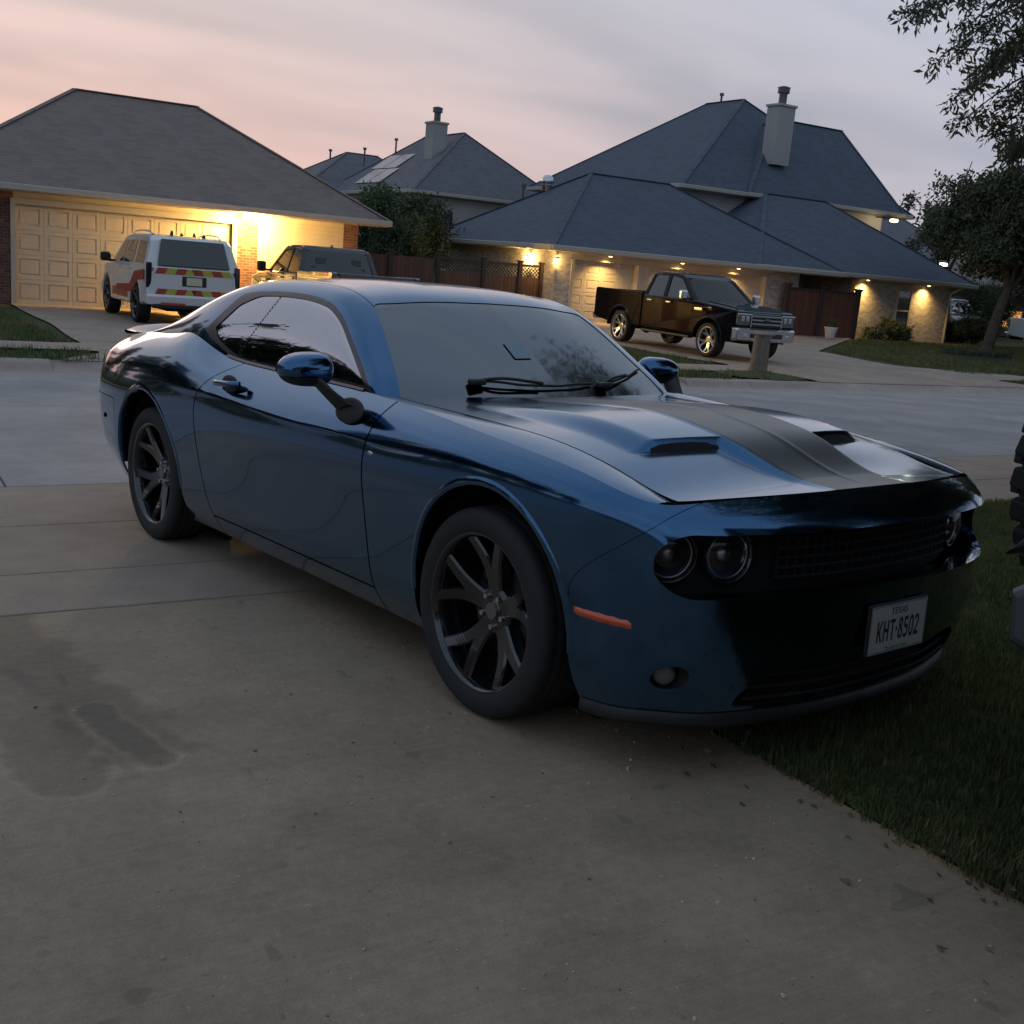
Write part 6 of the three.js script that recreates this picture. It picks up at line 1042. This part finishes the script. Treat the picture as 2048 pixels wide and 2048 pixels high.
  const pg = new THREE.CylinderGeometry(0.165, 0.185, 0.80, 20, 4).translate(0, 0.38, 0); { const q = pg.attributes.position.array; for (let i = 0; i < q.length; i += 3) { const a = Math.atan2(q[i + 2], q[i]), k = 1 + 0.05 * Math.sin(a * 3 + 1) + 0.03 * Math.sin(a * 7); q[i] *= k; q[i + 2] *= k; } pg.computeVertexNormals(); }
  part(p, 'shaft', pg, new THREE.MeshStandardMaterial({ map: rep(T_bark, 2, 1), color: rgb(2.4, 2.3, 2.2), roughness: 0.9 })); part(p, 'cap', rbox(0.36, 0.05, 0.36, 0.02, 0, 0.80, 0), mat([0.22, 0.19, 0.17], 0.85));
  const pot = thing('flower_pot', 'small white flower pot on the concrete before the wooden gate', 'pot', [30.9, groundY(30.9, -29.9) + 0.02, -29.9]); part(pot, 'pot', new THREE.LatheGeometry([[0, 0], [0.16, 0], [0.23, 0.36], [0.25, 0.38], [0.25, 0.42], [0.21, 0.42], [0.20, 0.34], [0, 0.34]].map(q => new THREE.Vector2(...q)), 24), mat([0.60, 0.60, 0.60], 0.6)); crown(pot, [[0, 0.50, 0, 0.2]], 60, sprigGeo(0.09, 0.03, 3, 9), M.leafMid, 19, 'plant');
  // grass blades
  const tuft = seed => { const r = rng(seed), out = []; for (let k = 0; k < 7; k++) { const l = 0.035 + r() * 0.045, g = leafGeo(l, 0.005, 0.2); g.rotateX((r() - 0.5) * 1.3).rotateY(r() * 6.28); T(g, (r() - 0.5) * 0.05, 0, (r() - 0.5) * 0.05); out.push(norm(g)); } return mergeGeometries(out); };
  const lawnY = (x, z) => nearPlane(x, z) - 0.012 + 0.035 * sm(2.5, 3.6, x) + 0.03 * (fbm(x * 0.8, z * 0.8, 61, 3) - 0.5);
  const field = (name, label, n, x0, x1, z0, z1, yf, sc, ok, seed) => { const r = rng(seed), im = new THREE.InstancedMesh(tuft(seed), M.leafBlade, n), m4 = new THREE.Matrix4(), q = new THREE.Quaternion(), c = new THREE.Color(); let k = 0, tries = 0; while (k < n && tries++ < n * 6) { const x = lerp(x0, x1, r()), z = lerp(z0, z1, r()); if (!ok(x, z)) continue; const s = sc * (0.6 + r() * 0.8) * (0.7 + 0.6 * fbm(x * 1.5, z * 1.5, 7, 2)); q.setFromEuler(new THREE.Euler((r() - 0.5) * 0.3, r() * 6.28, (r() - 0.5) * 0.3)); m4.compose(new THREE.Vector3(x, yf(x, z) - 0.004, z), q, new THREE.Vector3(s, s, s)); im.setMatrixAt(k, m4); const dry = sm(0.48, 0.75, fbm(x * 1.6, z * 1.6, 17, 3)) + (r() < 0.10 ? 0.9 : 0), t = 0.55 + r() * 0.75; c.setRGB(t * (0.9 + dry * 0.9), t * (1 + dry * 0.25), t * (0.75 + dry * 0.6)); im.setColorAt(k++, c); } im.count = k; return stuff(name, im, label, 'grass'); };
  const inLawn = (x, z) => x > 2.40 + 0.16 * (fbm(z * 5, 1, 3, 4) - 0.45);
  field('grass', 'mown green grass of the lawn beside the driveway', 90000, 2.42, 8.0, -5.4, 0.2, (x, z) => lawnY(Math.max(x, 2.47), z), 0.72, inLawn, 301);
  field('far_grass', 'dark mown grass of the lawns across the street', 60000, -14, 44, -31, -15.9, (x, z) => groundY(x, z) - 0.03, 1.7, (x, z) => (x < 2.9 && z > -29 && !(z < -17.3 && z > -18.7)) || (x > 12.4 && x < 16.1 && z < -18.7) || (x > 12.9 && x < 14.4 && z > -17.3) || (x > 24.3 && z < -18.7 && (x > 24.6 + 1.25 * (-23.8 - z))) || (x > 23.8 && z > -17.3) || (Math.hypot((x - 15.5) / 0.95, (z + 16.7) / 0.75) < 0.95), 311);
  // dry leaves and crumbs along the edge of the concrete
  { const r = rng(66), im = new THREE.InstancedMesh(leafGeo(0.035, 0.018, 0.5), mat([0.16, 0.125, 0.075], 0.9, { side: THREE.DoubleSide }), 110), m4 = new THREE.Matrix4(), q = new THREE.Quaternion(), c = new THREE.Color(); for (let k = 0; k < 110; k++) { const z = lerp(-3.0, -0.9, r()), x = 2.46 - Math.pow(r(), 4) * 0.40; q.setFromEuler(new THREE.Euler(1.57 + (r() - 0.5) * 0.7, r() * 6.28, 0)); const s = 0.4 + r() * 0.8; m4.compose(new THREE.Vector3(x, nearPlane(x, z) + 0.006, z), q, new THREE.Vector3(s, s, s)); im.setMatrixAt(k, m4); const t = 0.4 + r(); c.setRGB(t, t * (0.8 + r() * 0.3), t * 0.8); im.setColorAt(k, c); } stuff('leaf_litter', im, 'dry leaf crumbs along the edge of the concrete by the lawn', 'leaf litter'); }
}
leftHouse(); middleHouse(); rightHouse(); fences(); farHouses(); vehicles(); plants();
renderer.render(scene, camera);
